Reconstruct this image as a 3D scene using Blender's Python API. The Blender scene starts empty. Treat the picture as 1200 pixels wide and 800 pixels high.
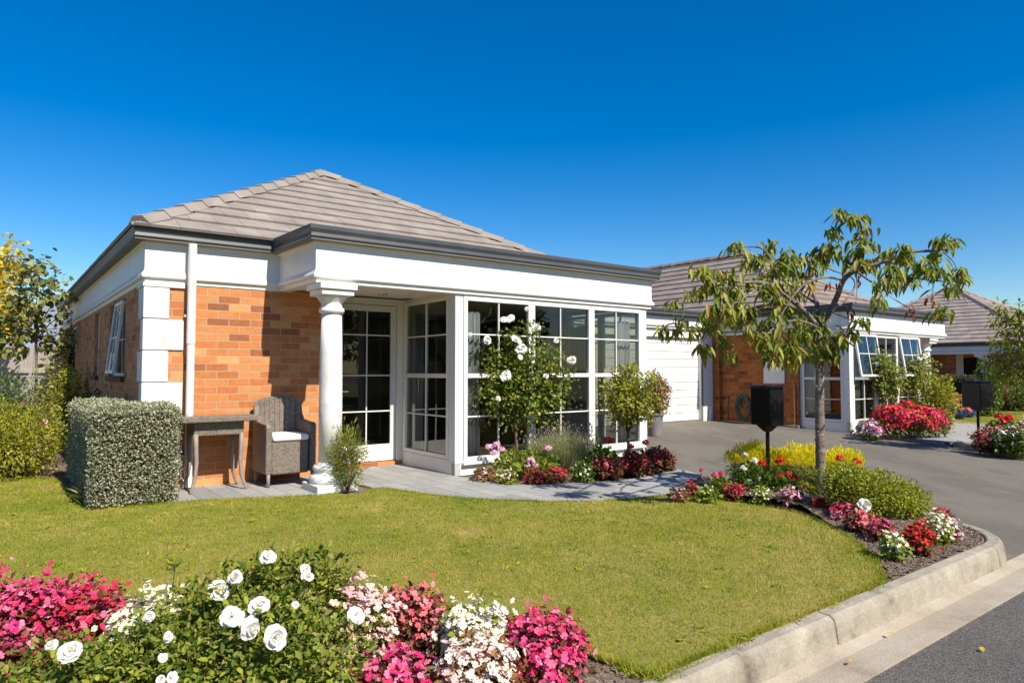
import bpy, math, random
import numpy as np
from mathutils import Vector, Matrix
random.seed(7); rng = np.random.default_rng(7)
scene = bpy.context.scene
COL = scene.collection
# ------------------------------------------------------------------ frame of the place (metres)
F_PX, PITCH, YAW, EYE = 797.6, .04335, .65, 1.30
_c, _s = math.cos(PITCH), math.sin(PITCH)
UX = np.array([math.cos(YAW), math.sin(YAW)]); VX = np.array([-math.sin(YAW), math.cos(YAW)])
E0 = np.array([-0.705, 8.454])            # foot of the bay corner: origin of the house grid
def ray(x, y):
    a = (x-600)/F_PX; b = (y-400)/F_PX
    return np.array([a, _c+b*_s, _s-b*_c])
def G(x, y, z=0.):                        # ground point
    r = ray(x, y); t = (z-EYE)/r[2]; return np.array([r[0]*t, r[1]*t, z])
def AY(x, y, Y):                          # point at distance Y in front
    r = ray(x, y); t = Y/r[1]; return np.array([r[0]*t, Y, EYE+r[2]*t])
def W(a, b, z=0.):
    p = E0+UX*a+VX*b; return np.array([p[0], p[1], z])
def UV(p): 
    d = np.array(p[:2])-E0; return float(d@UX), float(d@VX)
# ------------------------------------------------------------------ bookkeeping
def tag(o, label=None, cat=None, group=None, kind=None):
    if label: o['label'] = label
    if cat: o['category'] = cat
    if group: o['group'] = group
    if kind: o['kind'] = kind
    return o
def thing(name, label, cat, loc=(0, 0, 0), rz=0., group=None):
    o = bpy.data.objects.new(name, None); COL.objects.link(o)
    o.location = Vector([float(v) for v in loc]); o.rotation_euler = (0, 0, rz); o.empty_display_size = .1
    return tag(o, label, cat, group)
def copy_tree(o, parent=None):
    c = o.copy(); COL.objects.link(c); c.parent = parent
    for ch in o.children: copy_tree(ch, c)
    return c
# ------------------------------------------------------------------ materials
def newmat(name):
    m = bpy.data.materials.new(name); m.use_nodes = True
    nt = m.node_tree; nt.nodes.clear()
    out = nt.nodes.new('ShaderNodeOutputMaterial')
    p = nt.nodes.new('ShaderNodeBsdfPrincipled'); nt.links.new(p.outputs[0], out.inputs[0])
    return m, nt, p, out
def N(nt, t, **kw):
    n = nt.nodes.new(t)
    for k, v in kw.items():
        if k in n.inputs: n.inputs[k].default_value = v
        else: setattr(n, k, v)
    return n
def ramp(nt, stops, const=False):
    r = nt.nodes.new('ShaderNodeValToRGB'); cr = r.color_ramp
    if const: cr.interpolation = 'CONSTANT'
    while len(cr.elements) > 1: cr.elements.remove(cr.elements[-1])
    for i, (p, c) in enumerate(stops):
        e = cr.elements[0] if i == 0 else cr.elements.new(p)
        e.position = p; e.color = (*c, 1)
    return r
def spread(cols): return [(i/max(1, len(cols)-1), c) for i, c in enumerate(cols)]
def surf(name, cols, rough=.7, scale=6., detail=5., bump=.0, bscale=60., spec=.3, metallic=0, coord='Object', stretch=None, fine=None):
    m, nt, p, out = newmat(name)
    tc = N(nt, 'ShaderNodeTexCoord'); src = tc.outputs[coord]
    if stretch:
        mp = N(nt, 'ShaderNodeMapping'); mp.inputs['Scale'].default_value = stretch
        nt.links.new(src, mp.inputs[0]); src = mp.outputs[0]
    n = N(nt, 'ShaderNodeTexNoise', Scale=scale, Detail=detail, Roughness=.62); nt.links.new(src, n.inputs['Vector'])
    st = spread(cols); st = [(.28+.44*a, c) for a, c in st]
    r = ramp(nt, st); nt.links.new(n.outputs[0], r.inputs[0]); col = r.outputs[0]
    if fine:
        n3 = N(nt, 'ShaderNodeTexNoise', Scale=fine[0], Detail=3.); nt.links.new(tc.outputs[coord], n3.inputs['Vector'])
        r3 = ramp(nt, [(.3, (1-fine[1],)*3), (.7, (1+fine[1],)*3)]); nt.links.new(n3.outputs[0], r3.inputs[0])
        mx = N(nt, 'ShaderNodeMix', data_type='RGBA', blend_type='MULTIPLY'); mx.inputs[0].default_value = 1
        nt.links.new(col, mx.inputs[6]); nt.links.new(r3.outputs[0], mx.inputs[7]); col = mx.outputs[2]
    nt.links.new(col, p.inputs['Base Color'])
    p.inputs['Roughness'].default_value = rough; p.inputs['Specular IOR Level'].default_value = spec; p.inputs['Metallic'].default_value = metallic
    if bump:
        n2 = N(nt, 'ShaderNodeTexNoise', Scale=bscale, Detail=4.); nt.links.new(tc.outputs[coord], n2.inputs['Vector'])
        b = N(nt, 'ShaderNodeBump', Strength=bump, Distance=.01); nt.links.new(n2.outputs[0], b.inputs['Height']); nt.links.new(b.outputs[0], p.inputs['Normal'])
    return m
def leafmat(name, cols, rough=.5, trans=.35, spec=.35):
    m, nt, p, out = newmat(name)
    g = N(nt, 'ShaderNodeNewGeometry'); r = ramp(nt, spread(cols)); nt.links.new(g.outputs['Random Per Island'], r.inputs[0])
    nt.links.new(r.outputs[0], p.inputs['Base Color']); p.inputs['Roughness'].default_value = rough; p.inputs['Specular IOR Level'].default_value = spec
    t = N(nt, 'ShaderNodeBsdfTranslucent'); nt.links.new(r.outputs[0], t.inputs[0])
    mx = N(nt, 'ShaderNodeMixShader'); mx.inputs[0].default_value = trans
    nt.links.new(p.outputs[0], mx.inputs[1]); nt.links.new(t.outputs[0], mx.inputs[2]); nt.links.new(mx.outputs[0], out.inputs[0])
    return m
def islandmat(name, cols, rough=.8, bump=0, bscale=80, streak=None):
    m, nt, p, out = newmat(name)
    g = N(nt, 'ShaderNodeNewGeometry'); r = ramp(nt, spread(cols)); nt.links.new(g.outputs['Random Per Island'], r.inputs[0])
    tc = N(nt, 'ShaderNodeTexCoord'); n = N(nt, 'ShaderNodeTexNoise', Scale=3., Detail=6.); nt.links.new(tc.outputs['Object'], n.inputs['Vector'])
    r2 = ramp(nt, [(.3, (.8, .8, .8)), (.7, (1.12, 1.1, 1.08))]); nt.links.new(n.outputs[0], r2.inputs[0])
    mx = N(nt, 'ShaderNodeMix', data_type='RGBA', blend_type='MULTIPLY'); mx.inputs[0].default_value = 1
    nt.links.new(r.outputs[0], mx.inputs[6]); nt.links.new(r2.outputs[0], mx.inputs[7]); nt.links.new(mx.outputs[2], p.inputs['Base Color'])
    p.inputs['Roughness'].default_value = rough; p.inputs['Specular IOR Level'].default_value = .25
    if bump:
        n2 = N(nt, 'ShaderNodeTexNoise', Scale=bscale, Detail=4.); nt.links.new(tc.outputs['Object'], n2.inputs['Vector'])
        b = N(nt, 'ShaderNodeBump', Strength=bump, Distance=.01); nt.links.new(n2.outputs[0], b.inputs['Height']); nt.links.new(b.outputs[0], p.inputs['Normal'])
    return m
def brickmat(name, bw, rh, cols, mortar, msize=.006, rough=.85, offset=.5, bump=.6, var=.18):
    m, nt, p, out = newmat(name)
    uv = N(nt, 'ShaderNodeUVMap', uv_map='UVMap')
    nd = N(nt, 'ShaderNodeTexNoise', Scale=9., Detail=2.); nt.links.new(uv.outputs[0], nd.inputs['Vector'])
    va = N(nt, 'ShaderNodeVectorMath', operation='MULTIPLY_ADD'); va.inputs[1].default_value = (.004, .004, 0); nt.links.new(nd.outputs['Color'], va.inputs[0]); nt.links.new(uv.outputs[0], va.inputs[2])
    b = N(nt, 'ShaderNodeTexBrick', offset=offset)
    for k, v in (('Scale', 1.), ('Brick Width', bw), ('Row Height', rh), ('Mortar Size', msize), ('Mortar Smooth', .15), ('Bias', 0.)): b.inputs[k].default_value = v
    b.inputs['Color1'].default_value = (0, 0, 0, 1); b.inputs['Color2'].default_value = (1, 1, 1, 1); b.inputs['Mortar'].default_value = (.5, .5, .5, 1)
    nt.links.new(va.outputs[0], b.inputs[0])
    r = ramp(nt, spread(cols), False); nt.links.new(b.outputs['Color'], r.inputs[0])
    n = N(nt, 'ShaderNodeTexNoise', Scale=14., Detail=7., Roughness=.7); nt.links.new(uv.outputs[0], n.inputs['Vector'])
    r2 = ramp(nt, [(.3, (1-var,)*3), (.7, (1+var,)*3)]); nt.links.new(n.outputs[0], r2.inputs[0])
    mx = N(nt, 'ShaderNodeMix', data_type='RGBA', blend_type='MULTIPLY'); mx.inputs[0].default_value = 1
    nt.links.new(r.outputs[0], mx.inputs[6]); nt.links.new(r2.outputs[0], mx.inputs[7])
    m2 = N(nt, 'ShaderNodeMix', data_type='RGBA'); nt.links.new(b.outputs['Fac'], m2.inputs[0]); nt.links.new(mx.outputs[2], m2.inputs[6]); m2.inputs[7].default_value = (*mortar, 1)
    nt.links.new(m2.outputs[2], p.inputs['Base Color']); p.inputs['Roughness'].default_value = rough; p.inputs['Specular IOR Level'].default_value = .2
    ma = N(nt, 'ShaderNodeMath', operation='MULTIPLY_ADD'); ma.inputs[1].default_value = -1.; nt.links.new(b.outputs['Fac'], ma.inputs[0])
    n4 = N(nt, 'ShaderNodeTexNoise', Scale=90., Detail=3.); nt.links.new(uv.outputs[0], n4.inputs['Vector'])
    m5 = N(nt, 'ShaderNodeMath', operation='MULTIPLY'); m5.inputs[1].default_value = .35; nt.links.new(n4.outputs[0], m5.inputs[0]); nt.links.new(m5.outputs[0], ma.inputs[2])
    bp = N(nt, 'ShaderNodeBump', Strength=bump, Distance=.006); nt.links.new(ma.outputs[0], bp.inputs['Height']); nt.links.new(bp.outputs[0], p.inputs['Normal'])
    return m
def glassmat(name, tint=(.55, .6, .6), ior=1.5):
    m, nt, p, out = newmat(name); nt.nodes.remove(p)
    t = N(nt, 'ShaderNodeBsdfTransparent'); t.inputs[0].default_value = (*tint, 1)
    g = N(nt, 'ShaderNodeBsdfGlossy', Roughness=0.0)
    ge = N(nt, 'ShaderNodeNewGeometry'); dt = N(nt, 'ShaderNodeVectorMath', operation='DOT_PRODUCT'); nt.links.new(ge.outputs['Normal'], dt.inputs[0]); nt.links.new(ge.outputs['Incoming'], dt.inputs[1])
    ab = N(nt, 'ShaderNodeMath', operation='ABSOLUTE'); nt.links.new(dt.outputs['Value'], ab.inputs[0]); om = N(nt, 'ShaderNodeMath', operation='SUBTRACT'); om.inputs[0].default_value = 1.; nt.links.new(ab.outputs[0], om.inputs[1])
    pw = N(nt, 'ShaderNodeMath', operation='POWER'); nt.links.new(om.outputs[0], pw.inputs[0]); pw.inputs[1].default_value = 4.; fr = N(nt, 'ShaderNodeMath', operation='MULTIPLY_ADD'); nt.links.new(pw.outputs[0], fr.inputs[0]); fr.inputs[1].default_value = .9; fr.inputs[2].default_value = ((ior-1)/(ior+1))**2
    tc = N(nt, 'ShaderNodeTexCoord'); n = N(nt, 'ShaderNodeTexNoise', Scale=1.3, Detail=1.); nt.links.new(tc.outputs['Object'], n.inputs['Vector'])
    b = N(nt, 'ShaderNodeBump', Strength=.12, Distance=.02); nt.links.new(n.outputs[0], b.inputs['Height']); nt.links.new(b.outputs[0], g.inputs['Normal'])
    mx = N(nt, 'ShaderNodeMixShader'); nt.links.new(fr.outputs[0], mx.inputs[0]); nt.links.new(t.outputs[0], mx.inputs[1]); nt.links.new(g.outputs[0], mx.inputs[2]); nt.links.new(mx.outputs[0], out.inputs[0])
    return m
def weavemat(name, cols, sc=70.):
    m, nt, p, out = newmat(name)
    uv = N(nt, 'ShaderNodeUVMap', uv_map='UVMap')
    b = N(nt, 'ShaderNodeTexBrick', offset=.5)
    for k, v in (('Scale', 1.), ('Brick Width', .024), ('Row Height', .0085), ('Mortar Size', .0016), ('Mortar Smooth', .6)): b.inputs[k].default_value = v
    b.inputs['Color1'].default_value = (0, 0, 0, 1); b.inputs['Color2'].default_value = (1, 1, 1, 1)
    nt.links.new(uv.outputs[0], b.inputs[0]); r = ramp(nt, spread(cols)); nt.links.new(b.outputs['Color'], r.inputs[0])
    m2 = N(nt, 'ShaderNodeMix', data_type='RGBA'); nt.links.new(b.outputs['Fac'], m2.inputs[0]); nt.links.new(r.outputs[0], m2.inputs[6]); m2.inputs[7].default_value = (cols[0][0]*.3, cols[0][1]*.3, cols[0][2]*.3, 1)
    nt.links.new(m2.outputs[2], p.inputs['Base Color']); p.inputs['Roughness'].default_value = .5
    bp = N(nt, 'ShaderNodeBump', Strength=.9, Distance=.004, invert=True); nt.links.new(b.outputs['Fac'], bp.inputs['Height']); nt.links.new(bp.outputs[0], p.inputs['Normal'])
    return m
M = {}
BRK = [(.24, .09, .045), (.44, .145, .045), (.50, .19, .065), (.53, .22, .08), (.48, .165, .055), (.60, .30, .12), (.49, .18, .065), (.56, .26, .095), (.42, .13, .045), (.58, .29, .12)]
M['brick'] = brickmat('orange_brick', .24, .0867, BRK, (.42, .31, .21), msize=.005)
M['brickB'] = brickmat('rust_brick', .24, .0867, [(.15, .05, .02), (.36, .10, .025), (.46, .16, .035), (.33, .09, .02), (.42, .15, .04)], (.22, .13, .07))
M['brickC'] = brickmat('shaded_brick', .24, .0867, [(.22, .08, .035), (.3, .10, .04), (.26, .08, .03)], (.2, .13, .09))  # brick darkened: shade on the third house's wall put into its colour
M['paver'] = brickmat('grey_paver', .41, .205, [(.25, .245, .235), (.30, .29, .275), (.34, .33, .31), (.28, .275, .265)], (.13, .125, .11), msize=.004, bump=.5, var=.14)
M['white'] = surf('white_paint', [(.62, .60, .545), (.70, .685, .635), (.73, .715, .67), (.745, .73, .685)], .45, 1.6, 8, stretch=(2.5, 2.5, .5), bump=.05, bscale=200, spec=.4)
M['plaster'] = surf('white_plaster', [(.50, .485, .455), (.66, .65, .625), (.72, .71, .685), (.75, .74, .715)], .7, 3.2, 9, bump=.15, bscale=120)
M['cream'] = surf('cream_paint', [(.76, .71, .58), (.80, .755, .64)], .45, 1.2, 3, spec=.4)
M['stone'] = surf('cast_stone', [(.46, .44, .40), (.66, .64, .61), (.72, .71, .68), (.76, .75, .73)], .75, 5., 9, bump=.35, bscale=70)
M['gutter'] = surf('grey_gutter', [(.055, .058, .062), (.075, .08, .084)], .42, 3, 2, spec=.35)
M['soffit'] = surf('soffit_board', [(.16, .15, .13), (.2, .19, .16)], .7, 3, 2)
M['tile'] = islandmat('concrete_roof_tile', [(.255, .22, .19), (.275, .24, .21), (.26, .225, .195), (.30, .262, .23), (.27, .235, .205)], .85, .3, 60)
M['tileB'] = islandmat('brown_roof_tile', [(.21, .165, .145), (.26, .21, .185), (.235, .19, .165), (.28, .23, .20)], .85, .3, 60)
M['tileC'] = islandmat('pale_roof_tile', [(.24, .195, .17), (.30, .25, .225), (.27, .22, .195), (.33, .28, .25)], .85, .3, 60)
M['glass'] = glassmat('window_glass', (.72, .74, .72))
M['glassblue'] = glassmat('open_sash_glass', (.6, .66, .7), 1.7)
M['curtain'] = surf('grey_curtain', [(.42, .43, .46), (.55, .56, .6)], .9, 20, 3, stretch=(8, 8, .3))
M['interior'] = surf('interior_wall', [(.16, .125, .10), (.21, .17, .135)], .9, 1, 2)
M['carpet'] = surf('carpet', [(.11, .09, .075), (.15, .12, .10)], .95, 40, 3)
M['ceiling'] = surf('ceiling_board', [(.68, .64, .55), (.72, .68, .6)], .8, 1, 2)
M['wicker'] = weavemat('grey_wicker', [(.16, .125, .095), (.38, .315, .25), (.28, .225, .18)])
M['leg'] = surf('painted_leg', [(.22, .185, .16), (.30, .26, .23)], .4, 20, 3)
M['tabletop'] = surf('glass_topped_wicker', [(.10, .09, .085), (.14, .13, .12)], .12, 30, 3, spec=.7)
M['cushion'] = surf('white_cushion', [(.80, .79, .76), (.84, .83, .81)], .9, 20, 4, bump=.2)
M['asphalt'] = surf('drive_asphalt', [(.105, .092, .076), (.165, .147, .12), (.125, .11, .09), (.18, .16, .13)], .85, .8, 9, bump=.5, bscale=160, fine=(150, .30), stretch=(1, .45, 1))
M['road'] = surf('road_asphalt', [(.075, .068, .06), (.115, .104, .092), (.09, .082, .074)], .85, 1.3, 8, bump=.9, bscale=120, fine=(110, .65))
M['kerb'] = surf('kerb_concrete', [(.12, .10, .075), (.27, .235, .18), (.34, .30, .235), (.40, .36, .29)], .85, 3.6, 12, bump=.4, bscale=90, fine=(60, .12))
M['kerbface'] = M['kerb']
M['channel'] = surf('channel_concrete', [(.22, .18, .135), (.36, .30, .225), (.42, .375, .30)], .8, 2.0, 8, bump=.3, bscale=90, fine=(90, .12))
M['soil'] = surf('bark_soil', [(.10, .07, .05), (.17, .125, .09), (.24, .185, .145)], .95, 14, 10, bump=1., bscale=50, fine=(70, .35))
M['chips'] = islandmat('bark_chips', [(.06, .04, .028), (.16, .115, .085), (.26, .20, .155), (.10, .07, .05), (.34, .28, .23)], .9)
M['lawnbase'] = surf('lawn_base', [(.15, .16, .02), (.21, .19, .035), (.28, .22, .07)], .95, 1.2, 8, bump=.6, bscale=90, fine=(50, .3))
M['black'] = surf('black_paint', [(.006, .006, .008), (.010, .010, .012)], .22, 5, 2, spec=.15)
M['blackglint'] = surf('black_gloss', [(.006, .006, .008), (.02, .02, .025)], .12, 12, 3, spec=.5, bump=.35, bscale=18)
M['hose'] = surf('green_hose', [(.03, .11, .085), (.05, .16, .12)], .5, 10, 2)
M['pot'] = surf('grey_pot', [(.17, .15, .165), (.23, .20, .215)], .55, 6, 4, bump=.2)
M['bluepot'] = surf('blue_glazed_pot', [(.02, .03, .11), (.03, .05, .18)], .2, 6, 2)
M['fence'] = surf('weathered_timber', [(.26, .23, .20), (.40, .36, .32), (.48, .44, .40)], .9, 4, 6, stretch=(5, 5, .6))
M['roofmetal'] = surf('grey_metal_roof', [(.20, .22, .25), (.26, .28, .31)], .5, 1, 3)
M['bark'] = surf('cherry_bark', [(.05, .036, .028), (.14, .11, .09), (.20, .165, .14), (.36, .33, .29)], .85, 7, 8, bump=1., bscale=45, stretch=(1, 1, 3.5))
M['stem'] = surf('green_stem', [(.07, .10, .03), (.13, .15, .05)], .6, 10, 2)
M['wood'] = surf('brown_stem', [(.09, .06, .04), (.17, .12, .085)], .85, 12, 3, bump=.4)
M['stake'] = surf('grey_stake', [(.34, .31, .27), (.44, .41, .37)], .8, 12, 3)
M['sillm'] = surf('brown_sill', [(.10, .04, .025), (.15, .06, .035)], .8, 10, 3)
M['print'] = surf('grey_print', [(.22, .23, .24), (.3, .3, .32)], .6, 20, 2)
M['chrome'] = surf('satin_metal', [(.6, .6, .6), (.7, .7, .7)], .25, 5, 2, metallic=1)
# foliage colours
L = {}
L['rose'] = leafmat('rose_leaf', [(.05, .10, .014), (.10, .17, .018), (.20, .27, .028), (.36, .40, .04), (.08, .14, .018), (.52, .50, .06), (.16, .24, .024), (.42, .32, .12), (.28, .33, .035)], trans=.45)
L['roseY'] = leafmat('standard_rose_leaf', [(.06, .11, .016), (.12, .19, .024), (.20, .26, .034), (.28, .32, .04), (.09, .15, .02), (.5, .42, .04)], trans=.4)
L['cherry'] = leafmat('cherry_leaf', [(.08, .13, .014), (.19, .25, .02), (.30, .34, .03), (.42, .42, .06), (.13, .18, .018), (.42, .27, .06), (.24, .30, .022), (.10, .16, .02)], trans=.45)
L['red'] = leafmat('red_leaf', [(.20, .045, .018), (.30, .09, .03)])
L['silver'] = leafmat('silver_leaf', [(.22, .24, .12), (.38, .39, .25), (.50, .50, .36), (.28, .30, .16), (.16, .12, .07)], trans=.2)
L['yellow'] = leafmat('yellow_spray', [(.76, .66, .012), (.85, .74, .018), (.86, .76, .03), (.62, .58, .02)], trans=.45)
L['lime'] = leafmat('lime_leaf', [(.20, .26, .025), (.32, .36, .04), (.14, .21, .025), (.38, .40, .06)], trans=.4)
L['green'] = leafmat('mid_green_leaf', [(.06, .12, .016), (.11, .18, .022), (.18, .25, .03), (.08, .14, .02)])
L['olive'] = leafmat('olive_leaf', [(.13, .17, .02), (.24, .26, .03), (.36, .34, .045), (.11, .15, .02), (.20, .22, .026)])
L['yg'] = leafmat('yellow_green_leaf', [(.18, .22, .018), (.34, .34, .025), (.48, .43, .04), (.14, .19, .02)], trans=.4)
L['bronze'] = leafmat('bronze_leaf', [(.10, .035, .02), (.19, .06, .03), (.26, .11, .045), (.12, .07, .025), (.16, .13, .04)])
L['rust'] = leafmat('rusty_leaf', [(.26, .11, .04), (.34, .18, .06), (.20, .15, .04), (.30, .10, .04)])
L['yg2'] = leafmat('shrub_leaf', [(.13, .18, .016), (.28, .32, .024), (.46, .45, .035), (.17, .22, .02), (.36, .38, .03)], trans=.4)
L['lav'] = leafmat('lavender_leaf', [(.26, .32, .10), (.40, .44, .17), (.50, .50, .24), (.34, .32, .20)])
L['dark'] = leafmat('dark_leaf', [(.018, .035, .010), (.035, .06, .014), (.05, .08, .02)])
L['feather'] = leafmat('feathery_leaf', [(.18, .26, .03), (.30, .37, .05), (.42, .45, .08), (.15, .22, .03), (.50, .32, .08)])
L['autumn'] = leafmat('autumn_leaf', [(.70, .50, .015), (.82, .60, .02), (.62, .46, .04), (.46, .42, .05)], trans=.4)
L['vine'] = leafmat('broad_leaf', [(.09, .12, .025), (.17, .20, .035), (.27, .28, .06), (.40, .36, .12), (.12, .15, .03)])
L['bronzehedge'] = leafmat('bronze_hedge_leaf', [(.10, .075, .03), (.16, .13, .055), (.08, .085, .03)])
def petals(name, cols): return leafmat(name, cols, .6, .3, .2)
B = {}
B['magenta'] = petals('magenta_petal', [(.50, .012, .10), (.66, .03, .17), (.74, .09, .27), (.58, .02, .07), (.82, .26, .42), (.62, .02, .12)])
B['rosered'] = petals('rose_red_petal', [(.50, .012, .035), (.60, .025, .09), (.68, .06, .16), (.58, .02, .05), (.80, .20, .34)])
B['pale'] = petals('pale_pink_petal', [(.80, .52, .46), (.82, .62, .56), (.84, .40, .42), (.85, .70, .62)])
B['coral'] = petals('coral_petal', [(.68, .09, .12), (.78, .20, .22), (.72, .12, .18), (.82, .34, .36)])
B['cream'] = petals('cream_petal', [(.84, .80, .62), (.86, .84, .74), (.82, .74, .50), (.86, .78, .68)])
B['creampink'] = petals('cream_pink_petal', [(.84, .76, .60), (.86, .80, .70), (.84, .58, .55), (.86, .72, .62)])
B['red'] = petals('red_petal', [(.58, .012, .012), (.70, .02, .018), (.74, .05, .03), (.52, .01, .015)])
B['crimson'] = petals('crimson_petal', [(.42, .012, .03), (.55, .02, .05), (.62, .05, .10), (.48, .03, .05)])
B['white'] = petals('white_petal', [(.70, .70, .67), (.76, .76, .735), (.80, .795, .76), (.73, .71, .64)])
B['pink'] = petals('pink_petal', [(.80, .34, .55), (.84, .46, .64), (.86, .58, .72)])
B['mixed'] = petals('mixed_petunia', [(.66, .02, .02), (.74, .06, .03), (.70, .05, .22), (.62, .015, .03), (.78, .20, .10), (.60, .02, .10), (.72, .03, .02)])
B['violet'] = petals('pale_violet_petal', [(.74, .50, .62), (.80, .70, .76), (.62, .12, .34), (.70, .30, .45)])
B['orange'] = petals('orange_petal', [(.62, .22, .08), (.68, .30, .12), (.6, .16, .08)])
B['lavender'] = petals('lavender_spike', [(.26, .24, .17), (.32, .28, .25), (.26, .20, .26)])
B['centre'] = petals('flower_centre', [(.72, .50, .08), (.78, .60, .15)])
# ------------------------------------------------------------------ mesh builder
class MB:
    def __init__(s): s.v = []; s.f = []
    def quad(s, *p): 
        n = len(s.v); s.v += [tuple(map(float, q)) for q in p]; s.f.append(tuple(range(n, n+len(p)))); return s
    def box(s, x0, x1, y0, y1, z0, z1):
        n = len(s.v)
        s.v += [(x0, y0, z0), (x1, y0, z0), (x1, y1, z0), (x0, y1, z0), (x0, y0, z1), (x1, y0, z1), (x1, y1, z1), (x0, y1, z1)]
        s.f += [tuple(n+i for i in q) for q in ((0, 3, 2, 1), (4, 5, 6, 7), (0, 1, 5, 4), (1, 2, 6, 5), (2, 3, 7, 6), (3, 0, 4, 7))]; return s
    def hexa(s, P):      # 8 points, bottom 4 ccw then top 4
        n = len(s.v); s.v += [tuple(map(float, p)) for p in P]
        s.f += [tuple(n+i for i in q) for q in ((0, 3, 2, 1), (4, 5, 6, 7), (0, 1, 5, 4), (1, 2, 6, 5), (2, 3, 7, 6), (3, 0, 4, 7))]; return s
    def prism(s, poly, z0, z1, zf=None):
        n = len(s.v); k = len(poly); a = sum(poly[i][0]*poly[(i+1) % k][1]-poly[(i+1) % k][0]*poly[i][1] for i in range(k))
        if a < 0: poly = poly[::-1]
        s.v += [(float(p[0]), float(p[1]), z0) for p in poly]+[(float(p[0]), float(p[1]), z1 if zf is None else zf(p)) for p in poly]
        s.f.append(tuple(n+i for i in range(k))[::-1]); s.f.append(tuple(n+k+i for i in range(k)))
        for i in range(k): j = (i+1) % k; s.f.append((n+i, n+j, n+k+j, n+k+i))
        return s
    def tube(s, pts, rad, n=8, cap=True):
        pts = [Vector([float(c) for c in p]) for p in pts]; k = len(pts)
        if not hasattr(rad, '__len__'): rad = [rad]*k
        b = len(s.v); t0 = (pts[1]-pts[0]).normalized(); ref = Vector((0, 0, 1)) if abs(t0.z) < .9 else Vector((1, 0, 0))
        a = t0.cross(ref).normalized()
        for i, p in enumerate(pts):
            t = (pts[min(i+1, k-1)]-pts[max(i-1, 0)]).normalized()
            a = (a-t*a.dot(t)).normalized(); c = t.cross(a)
            for j in range(n):
                w = 2*math.pi*j/n; q = p+(a*math.cos(w)+c*math.sin(w))*rad[i]; s.v.append(tuple(q))
        for i in range(k-1):
            for j in range(n): jj = (j+1) % n; s.f.append((b+i*n+j, b+i*n+jj, b+(i+1)*n+jj, b+(i+1)*n+j))
        if cap: s.f.append(tuple(b+j for j in range(n))[::-1]); s.f.append(tuple(b+(k-1)*n+j for j in range(n)))
        return s
    def lathe(s, prof, cx, cy, n=32):
        b = len(s.v)
        for r, z in prof:
            for j in range(n): w = 2*math.pi*j/n; s.v.append((cx+r*math.cos(w), cy+r*math.sin(w), z))
        for i in range(len(prof)-1):
            for j in range(n): jj = (j+1) % n; s.f.append((b+i*n+j, b+i*n+jj, b+(i+1)*n+jj, b+(i+1)*n+j))
        s.f.append(tuple(b+j for j in range(n))[::-1]); s.f.append(tuple(b+(len(prof)-1)*n+j for j in range(n))); return s
    def sweep(s, path, prof, closed=False):   # profile: (offset to the right, z); closed profile loop
        k = len(path); b = len(s.v); m = len(prof)
        def nrm(a, c): d = np.array(c)-np.array(a); d = d/np.linalg.norm(d); return np.array([d[1], -d[0]])
        for i in range(k):
            if i == 0: nn = nrm(path[0], path[1]); sc = 1
            elif i == k-1: nn = nrm(path[-2], path[-1]); sc = 1
            else:
                a = nrm(path[i-1], path[i]); c = nrm(path[i], path[i+1]); nn = a+c; nn = nn/np.linalg.norm(nn); sc = 1/max(.2, nn@a)
            for o, z in prof: q = np.array(path[i])+nn*o*sc; s.v.append((float(q[0]), float(q[1]), z))
        for i in range(k-1):
            for j in range(m): jj = (j+1) % m; s.f.append((b+i*m+j, b+i*m+jj, b+(i+1)*m+jj, b+(i+1)*m+j))
        s.f.append(tuple(b+j for j in range(m))[::-1]); s.f.append(tuple(b+(k-1)*m+j for j in range(m))); return s
    def build(s, name, mat, parent=None, bevel=0., smooth=False, loc=None, kind=None, fix=True, seg=2, sub=0):
        me = bpy.data.meshes.new(name); V = s.v
        if loc is not None: V = [(a-loc[0], b-loc[1], c-loc[2]) for a, b, c in V]
        me.from_pydata(V, [], s.f); me.update()
        if fix:
            import bmesh
            bm = bmesh.new(); bm.from_mesh(me); bmesh.ops.recalc_face_normals(bm, faces=bm.faces); bm.to_mesh(me); bm.free()
        uvl = me.uv_layers.new(name='UVMap')
        for p in me.polygons:
            n = p.normal; ax = abs(n.x); ay = abs(n.y); az = abs(n.z)
            for li in p.loop_indices:
                c = me.vertices[me.loops[li].vertex_index].co
                uvl.data[li].uv = (c.x, c.y) if az >= ax and az >= ay else ((c.y, c.z) if ax > ay else (c.x, c.z))
        if smooth: me.polygons.foreach_set('use_smooth', [True]*len(me.polygons))
        me.materials.append(mat)
        o = bpy.data.objects.new(name, me); COL.objects.link(o)
        if parent is not None: o.parent = parent
        elif loc is not None: o.location = Vector([float(c) for c in loc])
        if bevel:
            b = o.modifiers.new('bevel', 'BEVEL'); b.width = bevel; b.segments = seg; b.limit_method = 'ANGLE'; b.angle_limit = .6
        if sub: sm = o.modifiers.new('sub', 'SUBSURF'); sm.levels = sub; sm.render_levels = sub
        if kind: o['kind'] = kind
        return o
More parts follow.
